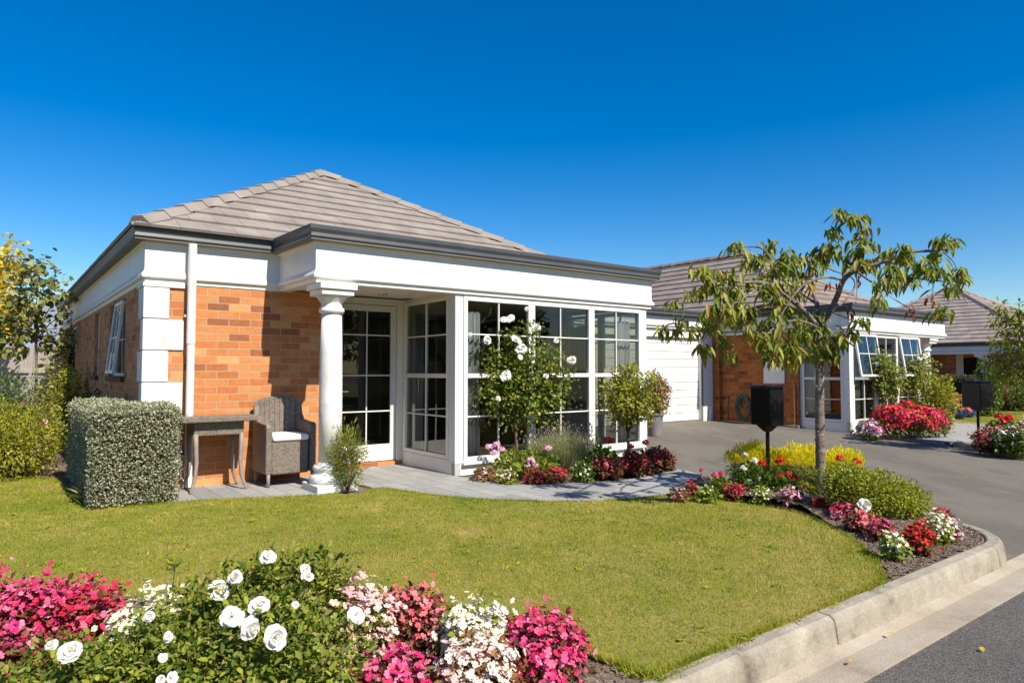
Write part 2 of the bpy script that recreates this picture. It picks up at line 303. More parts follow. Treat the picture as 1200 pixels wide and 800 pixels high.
# ------------------------------------------------------------------ instanced leaf meshes
def tmpl(verts, tris): return np.array(verts, float), np.array(tris, int)
T_LEAF = tmpl([(0, 0, 0), (.42, .5, .10), (1, 0, 0), (.42, -.5, .10)], [(0, 2, 1), (0, 3, 2)])
T_BROAD = tmpl([(0, 0, 0), (.2, .42, .06), (.62, .42, .06), (1, 0, -.08), (.62, -.42, .06), (.2, -.42, .06), (.45, 0, -.03)],
               [(0, 6, 1), (1, 6, 2), (2, 6, 3), (3, 6, 4), (4, 6, 5), (5, 6, 0)])
T_LONG = tmpl([(0, 0, 0), (.3, .5, .05), (.7, .34, -.02), (1, 0, -.16), (.7, -.34, -.02), (.3, -.5, .05), (.3, 0, -.04), (.7, 0, -.10)],
              [(0, 6, 1), (1, 6, 2), (2, 6, 7), (2, 7, 3), (3, 7, 4), (4, 7, 6), (4, 6, 5), (5, 6, 0)])
T_BLADE = tmpl([(0, .5, 0), (0, -.5, 0), (1, 0, 0)], [(0, 1, 2)])
def _flower(np_, w, cup):
    v = [(0, 0, 0)]; t = []
    for k in range(np_):
        a = 2*math.pi*k/np_; 
        def P(r, da, z): return (z, r*math.cos(a+da), r*math.sin(a+da))
        b = len(v); S_ = 1. if (k % 2 == 0 or np_ != 4) else .72
        v += [P(.38*S_, -w, cup*.5), P(.78*S_, -w*.95, cup*.9), P(1.0*S_, -w*.4, cup), P(1.0*S_, w*.4, cup), P(.78*S_, w*.95, cup*.9), P(.38*S_, w, cup*.5)]
        t += [(0, b+i, b+i+1) for i in range(5)]
    return tmpl(v, t)
T_BEG = _flower(4, .72, .28); T_FLO = _flower(5, .6, .25); T_PET = _flower(6, .6, .45)
def rose_template(sd):
    """an open double rose: three loose rings of notched, individually tilted petals"""
    R_ = random.Random(sd); v = []; t = []
    full = R_.random() < .6
    rings = [(5, 1.0, .10, .0), (5, .80, .30, .6)]+([(4, .52, .52, .2)] if full else [])+([(3, .30, .7, .9)] if full and R_.random() < .5 else [])
    for n_, R, lift, ph in rings:
        for k in range(n_):
            a0 = 2*math.pi*k/n_+ph+R_.uniform(-.16, .16); b = len(v); w = math.pi/n_*R_.uniform(.95, 1.3); Rk = R*R_.uniform(.84, 1.12); lf = lift*R_.uniform(.5, 1.7)+R_.uniform(-.06, .10); tw = R_.uniform(-.22, .22)
            for i in range(5):
                s = i/4
                for j in range(7):
                    q = (j/6-.5)*2
                    r = Rk*(.10+.90*s)*(1-.14*q*q*s-(.10*math.exp(-(q*3)**2) if i == 4 else 0)); z = lf*(s**1.5)*.9+.13*s*(1-q*q)*.8-.22*s*s*q*q*(.4 if R < .7 else 1)+tw*q*s*.6-(.20*s**5 if R > .7 else 0)+.03*math.sin(q*7+k*2)*s
                    aa = a0+q*w*(.30+.70*math.sin(min(1.57, s*1.75))); v.append((z, r*math.cos(aa), r*math.sin(aa)))
            for i in range(4):
                for j in range(6):
                    p = b+i*7+j; t += [(p, p+1, p+8), (p, p+8, p+7)]
    return tmpl(v, t)
ROSES = [rose_template(i) for i in range(24)]
def nrmz(a): return a/np.maximum(1e-9, np.linalg.norm(a, axis=-1, keepdims=True))
class LB:           # collects instanced triangles
    def __init__(s): s.v = []; s.t = []; s.n = 0
    def add(s, T, pos, X, Z, sx, sy, sz=None):
        pos = np.atleast_2d(pos); k = len(pos); X = nrmz(np.broadcast_to(X, (k, 3)).astype(float)); Z = np.broadcast_to(Z, (k, 3)).astype(float)
        Y = np.cross(Z, X); bad = np.linalg.norm(Y, axis=1) < 1e-4; Y[bad] = np.cross([[.3, .7, .2]], X[bad]); Y = nrmz(Y); Z = np.cross(X, Y)
        sx = np.broadcast_to(sx, (k,)); sy = np.broadcast_to(sy, (k,)); sz = sx if sz is None else np.broadcast_to(sz, (k,))
        tv, tt = T
        P = pos[:, None]+X[:, None]*(tv[None, :, 0:1]*sx[:, None, None])+Y[:, None]*(tv[None, :, 1:2]*sy[:, None, None])+Z[:, None]*(tv[None, :, 2:3]*sz[:, None, None])
        m = len(tv); s.v.append(P.reshape(-1, 3)); s.t.append((tt[None]+(np.arange(k)*m)[:, None, None]+s.n).reshape(-1, 3)); s.n += k*m; return s
    def build(s, name, mat, parent=None, loc=(0, 0, 0), kind=None, smooth=False):
        V = (np.concatenate(s.v)-np.array(loc, float)).astype(np.float32); T = np.concatenate(s.t).astype(np.int32)
        me = bpy.data.meshes.new(name); me.vertices.add(len(V)); me.vertices.foreach_set('co', V.ravel())
        me.loops.add(T.size); me.loops.foreach_set('vertex_index', T.ravel()); me.polygons.add(len(T)); me.polygons.foreach_set('loop_start', np.arange(0, T.size, 3, dtype=np.int32))
        me.update(calc_edges=True)
        if smooth: me.polygons.foreach_set('use_smooth', [True]*len(T))
        me.materials.append(mat); o = bpy.data.objects.new(name, me); COL.objects.link(o)
        if parent is not None: o.parent = parent
        else: o.location = Vector([float(c) for c in loc])
        if kind: o['kind'] = kind
        return o
def rdir(n): return nrmz(rng.normal(size=(n, 3)))
def ell(n, c, r, shell=.45, flat=False, lump=.18, up=False):
    """points in an uneven ellipsoid, denser towards its surface; returns points and outward directions"""
    d = rdir(n)
    if up: d[:, 2] = np.where(d[:, 2] < -.25, -d[:, 2], d[:, 2])
    ph = rng.uniform(0, 6.28, 6)
    l = 1+lump*(np.sin(3.1*d[:, 0]*2+ph[0])*np.cos(2.7*d[:, 1]*2+ph[1])+np.sin(6*d[:, 2]+4*d[:, 0]+ph[2])*.6+np.sin(9*d[:, 1]-5*d[:, 0]+ph[3])*.4)
    rad = rng.uniform(0, 1, n)**shell*l
    r = np.array(r, float); return np.array(c)+d*r*rad[:, None], nrmz(d/r)
def leaves(lb, T, P, D, l, w, droop=0., rnd=.8, lvar=.35):
    n = len(P); X = nrmz(D+rdir(n)*rnd+np.array([0, 0, -droop])); Z = nrmz(D*.5+np.array([0, 0, .8])+rdir(n)*.6)
    ls = l*(1+rng.uniform(-lvar, lvar, n)); return lb.add(T, P, X, Z, ls, ls*w)
def stems(root, base, tips, r, mat, loc, name='stem', bend=.1):
    mb = MB()
    for t in tips:
        t = np.array(t); b = np.array(base)+np.array([random.uniform(-.02, .02), random.uniform(-.02, .02), 0]); m = (b+t)/2+rng.normal(size=3)*bend*np.linalg.norm(t-b)*.4; m[2] = (b[2]+t[2])/2
        mb.tube([b, m, t], [r, r*.8, r*.45], 5)
    return mb.build(name, mat, root, loc=loc, smooth=True, fix=False)
# ================================================================== SETTING: ground
def uvpoly(pts): return [tuple(W(a, b)[:2]) for a, b in pts]
def flat(name, poly, z0, z1, mat, zf=None, kind='structure', label=None):
    mb = MB(); mb.prism([tuple(p[:2]) for p in poly], z0, z1, zf); o = mb.build(name, mat, loc=(0, 0, 0)); o['kind'] = kind
    return o
def house_uv(o):      # lay the paving out along the house: rotate UVs
    me = o.data; d = me.uv_layers['UVMap'].data; c, s = math.cos(-YAW), math.sin(-YAW)
    for p in me.polygons:
        for li in p.loop_indices:
            v = me.vertices[me.loops[li].vertex_index].co; x, y = v.x-E0[0], v.y-E0[1]; d[li].uv = (x*s+y*c, x*c-y*s)
g = MB(); g.quad((-600, -600, -.32), (600, -600, -.32), (600, 600, -.32), (-600, 600, -.32)); g.build('ground', M['soil'], kind='structure')
# road in front, running along the kerb
flat('road', uvpoly([(-60, -5.56), (60, -5.56), (60, -14.), (-60, -14.)]), -.31, -.158, M['road'])
flat('ground', uvpoly([(-60, -14.0), (60, -14.0), (60, -60), (-60, -60)]), -.31, -.03, M['lawnbase'])
mb = MB(); mb.sweep([tuple(W(60, -5.27)[:2]), tuple(W(-30, -5.27)[:2])][::-1], [(0, -.31), (0, -.135), (.10, -.158), (.22, -.148), (.292, -.146), (.292, -.31)]); mb.build('gutter_channel', M['channel'], kind='structure')
# kerb: along the road then round the corner of the bed and up the drive
def arc(c, r, a0, a1, n=10): return [(c[0]+r*math.cos(math.radians(a0+(a1-a0)*i/n)), c[1]+r*math.sin(math.radians(a0+(a1-a0)*i/n))) for i in range(n+1)]
kp = [(-30, -5.27)]+arc((1.38, -4.49), .78, -90, 0, 14)+[(2.19, -4.0), (2.28, -3.2), (2.38, -2.2)]
kpw = [tuple(W(a, b)[:2]) for a, b in kp]
KPROF = [(0.03, -.31), (0.028, -.15), (.012, -.04), (.002, -.012), (-.02, .004), (-.085, .007), (-.105, .0), (-.105, -.31)]
mb = MB(); ju = [-30]+[1.38-2.36*i for i in range(12, -1, -1)]
for a0_, a1_ in zip(ju[:-1], ju[1:]): mb.sweep([tuple(W(a0_+.004, -5.27)[:2]), tuple(W(a1_-.004, -5.27)[:2])], KPROF)
mb.sweep(kpw[1:], KPROF); ko = mb.build('kerb', M['kerb'], kind='structure', bevel=.012)
# drive, rising gently to the garages
def zdrive(p):
    a, b = UV(p); t = min(1, max(0, (b+5.25)/8.4)); return -.125+.225*t
dp = [(1.2, -5.26), (1.7, -5.12), (2.0, -4.85), (2.1, -4.5), (2.15, -4.0), (2.26, -3.2), (2.40, -2.2), (2.44, -1.55), (2.66, -1.2), (2.9, -.9), (3.5, -.6), (3.6, 0), (3.6, 3.35), (9.6, 3.35), (9.6, -.2), (9.25, -1.2), (9.18, -2.1), (8.75, -2.8), (8.35, -3.3), (8.3, -4.2), (8.6, -5.0), (9.2, -5.26)]
def grid_fill(poly, zf, name, mat, step=.5, zb=-.31):
    mb = MB(); mb.prism(poly, zb, 0, zf); return mb
# slabs in bands so that the slope is followed
import bmesh
def draped(name, poly, mat, zf, cuts, kind='structure'):
    bm = bmesh.new(); vs = [bm.verts.new((float(p[0]), float(p[1]), 0)) for p in poly]; bm.faces.new(vs)
    for b in cuts:
        co = W(0, b); bmesh.ops.bisect_plane(bm, geom=bm.verts[:]+bm.edges[:]+bm.faces[:], plane_co=co, plane_no=(VX[0], VX[1], 0))
    for v in bm.verts: v.co.z = zf((v.co.x, v.co.y))
    bmesh.ops.triangulate(bm, faces=[f for f in bm.faces if len(f.verts) > 4]); 
    if bm.faces[:][0].normal.z < 0: bmesh.ops.reverse_faces(bm, faces=bm.faces)
    r = bmesh.ops.extrude_face_region(bm, geom=bm.faces[:])
    bmesh.ops.recalc_face_normals(bm, faces=bm.faces)
    me = bpy.data.meshes.new(name); 
    for v in [e for e in r['geom'] if isinstance(e, bmesh.types.BMVert)]: v.co.z = -.31
    bm.normal_update(); bmesh.ops.recalc_face_normals(bm, faces=bm.faces)
    bm.to_mesh(me); bm.free(); me.uv_layers.new(name='UVMap'); me.materials.append(mat); o = bpy.data.objects.new(name, me); COL.objects.link(o); o['kind'] = kind
    return o
draped('driveway', uvpoly(dp), M['asphalt'], zdrive, [-4.5, -3.5, -2.5, -1.5, -.5, .5, 1.5, 2.5])
# soil of the lot left of the drive (everything planted stands in it)
soilp = [(-30, -5.18), (1.38, -5.18), (1.71, -5.09), (1.95, -4.88), (2.05, -4.6), (2.09, -4.4), (2.14, -4.0), (2.23, -3.2), (2.34, -2.2), (2.40, -1.55), (2.62, -1.2), (2.86, -.9), (3.46, -.6), (3.52, 0), (3.52, 3.3), (3.52, 40), (-60, 40), (-60, -5.18)]
flat('soil_bed', uvpoly(soilp), -.31, -.012, M['soil'])
flat('soil_bed', uvpoly([(9.72, -.15), (9.35, -1.2), (9.28, -2.1), (8.87, -2.85), (8.47, -3.3), (8.42, -4.2), (8.7, -5.0), (9.25, -5.13), (60, -5.13), (60, 40), (3.62, 40), (3.62, 3.5), (9.72, 3.5)]), -.31, .0, M['soil'])
# paving
pz = .012
lowedge = [G(195, 590), G(250, 586), G(330, 583), G(372, 581)]
plantgap = [G(393, 577), G(400, 571), G(418, 568), G(433, 571)]
mid = [G(436, 573), G(455, 573.5), G(500, 580), G(550, 585), G(600, 587), G(650, 588.5), G(700, 588), G(745, 585), G(790, 580)]
endp = [G(812, 566), G(822, 557), G(800, 551), G(786, 549)]
up_ = [G(770, 557), G(740, 562), G(700, 566), G(650, 568), G(600, 567), G(565, 563.5), G(548, 560)]
pave = lowedge+plantgap+mid+endp+up_+[W(.0, -.05), W(0, 1.5), W(-3.2, 1.5), W(-3.15, .28)]
po = flat('paved_path', pave, -.3, pz, M['paver']); house_uv(po)
# bed mound between lawn, drive and kerb
lawn_r = [G(790, 580), G(815, 583.5), G(850, 587), G(900, 593), G(945, 604), G(985, 623), G(1012, 643), G(1028, 662), G(1034, 683)]
# lawn
lawn_top = [G(0, 557), G(35, 558), G(62, 563), G(85, 578), G(112, 597), G(150, 595)]
fg = []
fgedge = [G(780, 797), G(745, 789), G(725, 778), G(700, 772), G(640, 740), G(590, 722), G(520, 712), G(440, 705), G(330, 700), G(200, 705), G(120, 700), G(0, 690)]
lawnp = [p[:2] for p in lawn_top+lowedge+plantgap[:1]]+[G(404, 580)[:2], G(425, 579)[:2]]+[p[:2] for p in mid+lawn_r[1:]]+[p[:2] for p in fgedge]+[np.array([-3.4, 3.9]), np.array([-9, 5.2]), np.array([-14, 10]), np.array([-9.5, 9.3])]
flat('lawn', lawnp, -.3, .006, M['lawnbase'])
def inpoly(P, poly):
    x, y = P[:, 0], P[:, 1]; c = np.zeros(len(P), bool); q = np.array([p[:2] for p in poly]); k = len(q)
    for i in range(k):
        x0, y0 = q[i]; x1, y1 = q[(i+1) % k]
        c ^= ((y0 > y) != (y1 > y)) & (x < (x1-x0)*(y-y0)/(y1-y0+1e-12)+x0)
    return c
def scatter(poly, n):
    q = np.array([p[:2] for p in poly]); lo, hi = q.min(0), q.max(0); P = rng.uniform(lo, hi, (n, 2)); return P[inpoly(P, poly)]
def grassmat():
    m, nt, p, out = newmat('grass_blade')
    tc = N(nt, 'ShaderNodeTexCoord'); n = N(nt, 'ShaderNodeTexNoise', Scale=.85, Detail=8., Roughness=.66); nt.links.new(tc.outputs['Object'], n.inputs['Vector'])
    n2 = N(nt, 'ShaderNodeTexNoise', Scale=6.5, Detail=4., Roughness=.6); nt.links.new(tc.outputs['Object'], n2.inputs['Vector'])
    mm = N(nt, 'ShaderNodeMath', operation='MULTIPLY_ADD'); mm.inputs[1].default_value = .55; mm.inputs[2].default_value = -.27; nt.links.new(n2.outputs[0], mm.inputs[0])
    m3 = N(nt, 'ShaderNodeMath', operation='ADD'); nt.links.new(mm.outputs[0], m3.inputs[0]); nt.links.new(n.outputs[0], m3.inputs[1])
    g = N(nt, 'ShaderNodeNewGeometry'); ad = N(nt, 'ShaderNodeMath', operation='MULTIPLY_ADD'); ad.inputs[1].default_value = .22; nt.links.new(g.outputs['Random Per Island'], ad.inputs[0]); nt.links.new(m3.outputs[0], ad.inputs[2])
    r = ramp(nt, [(.34, (.11, .185, .009)), (.48, (.185, .262, .012)), (.58, (.27, .318, .018)), (.67, (.38, .36, .035)), (.77, (.52, .41, .12)), (.90, (.62, .50, .24))]); nt.links.new(ad.outputs[0], r.inputs[0])
    nt.links.new(r.outputs[0], p.inputs['Base Color']); p.inputs['Roughness'].default_value = .65; p.inputs['Specular IOR Level'].default_value = .2
    t = N(nt, 'ShaderNodeBsdfTranslucent'); nt.links.new(r.outputs[0], t.inputs[0]); mx = N(nt, 'ShaderNodeMixShader'); mx.inputs[0].default_value = .35
    nt.links.new(p.outputs[0], mx.inputs[1]); nt.links.new(t.outputs[0], mx.inputs[2]); nt.links.new(mx.outputs[0], out.inputs[0]); return m
M['grass'] = grassmat()
def grass(poly, n, h, lab, near=True):
    P = scatter(poly, n); 
    # keep what the view reaches, thin it with distance
    d = np.hypot(P[:, 0], P[:, 1]); keep = (P[:, 1] > 1.8) & (np.abs(P[:, 0]) < P[:, 1]*.95+.8) & (rng.uniform(size=len(P)) < np.clip((4.6/d)**1.2, .18, 1))
    P = P[keep]; d = d[keep]; k = len(P); pos = np.c_[P, np.full(k, .0)]
    X = nrmz(np.c_[rng.normal(size=(k, 2))*.55, np.ones(k)]); Z = nrmz(np.c_[rng.normal(size=(k, 2)), np.zeros(k)])
    l = h*rng.uniform(.5, 1.25, k); lb = LB(); lb.add(T_BLADE, pos, X, Z, l, .0035*np.clip(d/3, 1, 3)*rng.uniform(.7, 1.3, k))
    o = lb.build('grass', M['grass'], kind='stuff'); tag(o, lab, 'grass')
grass(lawnp, 1150000, .026, 'mown patchy yellow-green lawn grass in front of the house')
# ragged, longer blades along the lawn's edges
def edge_grass(pts, n, h):
    q = np.array([p[:2] for p in pts]); seg = np.linalg.norm(q[1:]-q[:-1], axis=1); cu = np.r_[0, np.cumsum(seg)]; s_ = rng.uniform(0, cu[-1], n); i = np.clip(np.searchsorted(cu, s_)-1, 0, len(seg)-1)
    P = q[i]+(q[i+1]-q[i])*((s_-cu[i])/seg[i])[:, None]+rng.normal(size=(n, 2))*.014*(1+.8*np.sin(s_*13)[:, None]); k = n
    lb = LB(); lb.add(T_BLADE, np.c_[P, np.zeros(k)], nrmz(np.c_[rng.normal(size=(k, 2))*.8, np.ones(k)]), nrmz(np.c_[rng.normal(size=(k, 2)), np.zeros(k)]), h*rng.uniform(.5, 1.5, k), .0045*rng.uniform(.8, 1.5, k))
    tag(lb.build('grass', M['grass'], kind='stuff'), 'ragged longer grass along the edges of the front lawn', 'grass')
edge_grass(mid+lawn_r[1:], 9000, .034); edge_grass(lawn_top+lowedge, 6000, .034); edge_grass(fgedge, 7000, .04); edge_grass([G(1034, 683), W(-2.3, -5.17)], 4500, .028)
# bark chips in the beds
bed2 = [p[:2] for p in lawn_r]+[W(-.02, -5.18)[:2], W(1.38, -5.17)[:2], W(1.71, -5.08)[:2], W(1.94, -4.87)[:2], W(2.05, -4.6)[:2], W(2.08, -4.4)[:2], W(2.13, -4.0)[:2], W(2.22, -3.2)[:2], W(2.32, -2.3)[:2]]+[G(825, 559)[:2], G(812, 566)[:2]]
def zmound(P):
    P = np.atleast_2d(P); a = (P[:, :2]-E0)@UX; b = (P[:, :2]-E0)@VX
    return .10*np.exp(-((a-1.65)/.55)**2)*np.clip((b+5.0)/.9, 0, 1)*np.clip((-1.9-b)/.6, 0, 1)
def mound():
    st = .06; q = np.array(bed2); lo, hi = q.min(0), q.max(0); nx, ny = ((hi-lo)/st).astype(int)+2
    X, Y = np.meshgrid(lo[0]+np.arange(nx)*st, lo[1]+np.arange(ny)*st, indexing='ij'); P = np.c_[X.ravel(), Y.ravel()]; ins = inpoly(P, bed2)
    z = zmound(P)-.004+rng.normal(size=len(P))*.004
    V = np.c_[P, z]; F = []
    for i in range(nx-1):
        for j in range(ny-1):
            a, b, c, d = i*ny+j, (i+1)*ny+j, (i+1)*ny+j+1, i*ny+j+1
            if ins[a] and ins[b] and ins[c] and ins[d]: F.append((a, b, c, d))
    m = MB(); m.v = [tuple(v) for v in V]; m.f = F; o = m.build('soil_bed', M['soil'], smooth=True, kind='structure', fix=False)
mound()
fgbed = [G(780, 800)[:2], W(-2.3, -5.17)[:2], np.array([-.3, 1.7]), np.array([-3.5, 2.0]), np.array([-4.5, 4.2])]+[p[:2] for p in fgedge[::-1]]
baybed = [p[:2] for p in up_[::-1]]+[G(790, 548)[:2], W(3.4, -.6)[:2], W(3.5, -.02)[:2], W(0.02, -.02)[:2]]
hedgebed = [W(-3.9, .1)[:2], G(112, 600)[:2], G(85, 580)[:2], G(60, 564)[:2], G(0, 559)[:2], np.array([-12, 10]), np.array([-10, 14]), W(-3.3, 6)[:2], W(-3.3, .3)[:2]]
def chips(poly, n, z=0., s=.016):
    P = scatter(poly, n); k = len(P); zz = zmound(P)*(z == 'm') if z == 'm' else np.full(k, -.008)
    lb = LB(); lb.add(T_BROAD, np.c_[P, zz+.004+rng.uniform(0, .012, k)], rdir(k)*[1, 1, .45], nrmz(rdir(k)*.7+[0, 0, 1]), s*rng.uniform(.5, 1.6, k), s*.6*rng.uniform(.5, 1.6, k)); return lb
for poly, n, z, lab in ((bed2, 26000, 'm', 'brown bark chips over the tree bed beside the drive'), (fgbed, 22000, 0, 'dry bark and crumbs of soil under the nearest flowers'),
                        (baybed, 9000, 0, 'bark chips at the foot of the bay windows'), (hedgebed, 14000, 0, 'bark chips in the bed behind the clipped hedge')):
    tag(chips(poly, n, z).build('bark_mulch', M['chips'], kind='stuff'), lab, 'mulch')
# ================================================================== HOUSES (local axes: x along the front, y into the house)
def clipx(P, b):     # a-range of a convex polygon at height b
    xs = []
    k = len(P)
    for i in range(k):
        (x0, y0), (x1, y1) = P[i], P[(i+1) % k]
        if (y0-b)*(y1-b) <= 0 and y0 != y1: xs.append(x0+(x1-x0)*(b-y0)/(y1-y0))
    return (min(xs), max(xs)) if len(xs) >= 2 else None
def tiled(mb, O, e, s, P, g=.335, tw=.30, ph=0.):
    """lay lapped tiles over the polygon P=(along, up-slope) on the plane O + a e + b s"""
    O, e, s = map(lambda q: np.array(q, float), (O, e, s)); n = np.cross(e, s); n /= np.linalg.norm(n)
    if n[2] < 0: n = -n
    B = max(p[1] for p in P); i = 0
    while i*g < B-.01:
        b0, b1 = i*g-.015, min((i+1)*g+.0, B); r0 = clipx(P, max(0.001, b0)); r1 = clipx(P, min(B-.001, b1)); i += 1
        if r0 is None or r1 is None: continue
        lo, hi = min(r0[0], r1[0]), max(r0[1], r1[1]); a = math.floor(lo/tw)*tw+(tw*.5 if i % 2 else 0)-tw
        while a < hi:
            a0, a1 = a+.0015, a+tw-.0015; a += tw
            q = [min(max(x, r[0]), r[1]) for x, r in ((a0, r0), (a1, r0), (a1, r1), (a0, r1))]
            if q[1]-q[0] < .004 and q[2]-q[3] < .004: continue
            j = random.uniform(-.003, .003)
            l0, l1 = .033+j*.6, .004
            def pt(x, b, l): return tuple(O+e*x+s*b+n*l)
            p = [pt(q[0], b0, 0), pt(q[1], b0, 0), pt(q[2], b1, 0), pt(q[3], b1, 0), pt(q[0], b0, l0), pt(q[1], b0, l0), pt(q[2], b1, l1), pt(q[3], b1, l1)]
            k = len(mb.v); mb.v += p; mb.f += [(k+4, k+5, k+6, k+7), (k, k+1, k+5, k+4), (k+1, k+2, k+6, k+5), (k+3, k, k+4, k+7)]
def hipcaps(mb, A, B_, w=.125, step=.36, drop=.055):
    A, B_ = np.array(A, float), np.array(B_, float); d = B_-A; A = A+d/np.linalg.norm(d)*.10; d = B_-A; Ln = np.linalg.norm(d); d /= Ln; side = np.cross(d, [0, 0, 1]); side /= np.linalg.norm(side); n = np.cross(side, d)
    k = max(1, int(Ln/step)); st = Ln/k
    for i in range(k):
        p0 = A+d*(i*st-.02); p1 = A+d*((i+1)*st+.02); q = []
        for p, l in ((p0, .062), (p1, .040)): q.append([p-side*w+n*(l-drop-.03), p-side*w*.45+n*l, p+side*w*.45+n*l, p+side*w+n*(l-drop-.03)])
        kk = len(mb.v); mb.v += [tuple(x) for x in q[0]+q[1]]
        for j in range(3): mb.f.append((kk+j, kk+j+1, kk+5+j, kk+4+j))
        mb.f.append((kk+3, kk+2, kk+1, kk)); 
def hip_roof(root, u0, u1, v0, v1, ze, sl, mat, ridge_u=True, caps=True, name='roof'):
    """hip roof over a rectangle; ridge runs along y when depth > width"""
    Wd, D = u1-u0, v1-v0; h = min(Wd, D)/2; c = math.cos(math.atan(sl)); Ls = h/c; zt = ze+h*sl
    if D >= Wd: A = ((u0+u1)/2, v0+h, zt); Bk = ((u0+u1)/2, v1-h, zt)
    else: A = (u0+h, (v0+v1)/2, zt); Bk = (u1-h, (v0+v1)/2, zt)
    mb = MB(); up = lambda dx, dy: (dx*c, dy*c, sl*c)
    if D >= Wd:
        tiled(mb, (u0, v0, ze), (1, 0, 0), up(0, 1), [(0, 0), (Wd, 0), (h, Ls)]); tiled(mb, (u1, v1, ze), (-1, 0, 0), up(0, -1), [(0, 0), (Wd, 0), (h, Ls)])
        tiled(mb, (u0, v1, ze), (0, -1, 0), up(1, 0), [(0, 0), (D, 0), (D-h, Ls), (h, Ls)]); tiled(mb, (u1, v0, ze), (0, 1, 0), up(-1, 0), [(0, 0), (D, 0), (D-h, Ls), (h, Ls)])
    else:
        tiled(mb, (u0, v0, ze), (1, 0, 0), up(0, 1), [(0, 0), (Wd, 0), (Wd-h, Ls), (h, Ls)]); tiled(mb, (u1, v1, ze), (-1, 0, 0), up(0, -1), [(0, 0), (Wd, 0), (Wd-h, Ls), (h, Ls)])
        tiled(mb, (u0, v1, ze), (0, -1, 0), up(1, 0), [(0, 0), (D, 0), (h, Ls)]); tiled(mb, (u1, v0, ze), (0, 1, 0), up(-1, 0), [(0, 0), (D, 0), (h, Ls)])
    ro = mb.build(name, mat, root, fix=True)
    sh = MB(); z = ze-.012
    a, b, cc, d = (u0, v0, z), (u1, v0, z), (u1, v1, z), (u0, v1, z); t0 = (A[0], A[1], zt-.02); t1 = (Bk[0], Bk[1], zt-.02)
    if D >= Wd: 
        sh.quad(a, b, t0); sh.quad(b, cc, t1, t0); sh.quad(cc, d, t1); sh.quad(d, a, t0, t1)
    else:
        sh.quad(a, b, t1, t0); sh.quad(b, cc, t1); sh.quad(cc, d, t0, t1); sh.quad(d, a, t0)
    sh.build('roof_underlay', M['soffit'], ro)
    hc = MB()
    for P in ((a, t0), (b, t0 if D >= Wd else t1), (cc, t1), (d, t1 if D >= Wd else t0)):
        hipcaps(hc, np.array(P[0])+[0, 0, .03], np.array(P[1])+[0, 0, .045])
    if np.linalg.norm(np.array(t0)-np.array(t1)) > .3: hipcaps(hc, np.array(t0)+[0, 0, .045], np.array(t1)+[0, 0, .045])
    hc.build('ridge_caps', mat, ro)
    return ro
def wall(root, x0, x1, y0, y1, z0, z1, mat, name='wall', bevel=0): 
    return MB().box(x0, x1, y0, y1, z0, z1).build(name, mat, root, bevel=bevel)
class Face:      # a vertical plane: O=(x,y), d=direction along, n=outward
    def __init__(s, O, d, n): s.O = np.array(O, float); s.d = np.array(d, float); s.n = np.array(n, float)
    def box(s, mb, a0, a1, b0, b1, z0, z1):   # a along, b outward
        P = [s.O+s.d*a+s.n*b for a, b in ((a0, b0), (a1, b0), (a1, b1), (a0, b1))]
        mb.hexa([(*p, z0) for p in P]+[(*p, z1) for p in P])
def window(root, F, a0, a1, z0, z1, vx=(), hz=(), fr=.055, mun=.018, dep=.06, out=.0, mat='white', glass='glass', name='window', extra=(), rails=(), sill=False):
    """frame + glazing bars as one mesh, pane and sill as its own pieces"""
    mb = MB()
    F.box(mb, a0, a0+fr, out-dep, out, z0, z1); F.box(mb, a1-fr, a1, out-dep, out, z0, z1)
    F.box(mb, a0+fr, a1-fr, out-dep, out, z1-fr, z1); F.box(mb, a0+fr, a1-fr, out-dep, out, z0, z0+fr)
    for z in rails: F.box(mb, a0+fr, a1-fr, out-dep, out+.004, z-.028, z+.028)
    for x in vx: F.box(mb, x-mun/2, x+mun/2, out-dep*.7, out-.012, z0+fr, z1-fr)
    for z in hz: F.box(mb, a0+fr, a1-fr, out-dep*.68, out-.014, z-mun/2, z+mun/2)
    w = mb.build(name, M[mat], root, bevel=.004, seg=1)
    g = MB(); F.box(g, a0+fr*.8, a1-fr*.8, out-dep*.55, out-dep*.45, z0+fr*.8, z1-fr*.8); g.build('pane', M[glass], w)
    if sill: sl = MB(); F.box(sl, a0-.03, a1+.03, out-dep, out+.05, z0-.035, z0-.002); sl.build('sill', M['white'], w, bevel=.006)
    return w
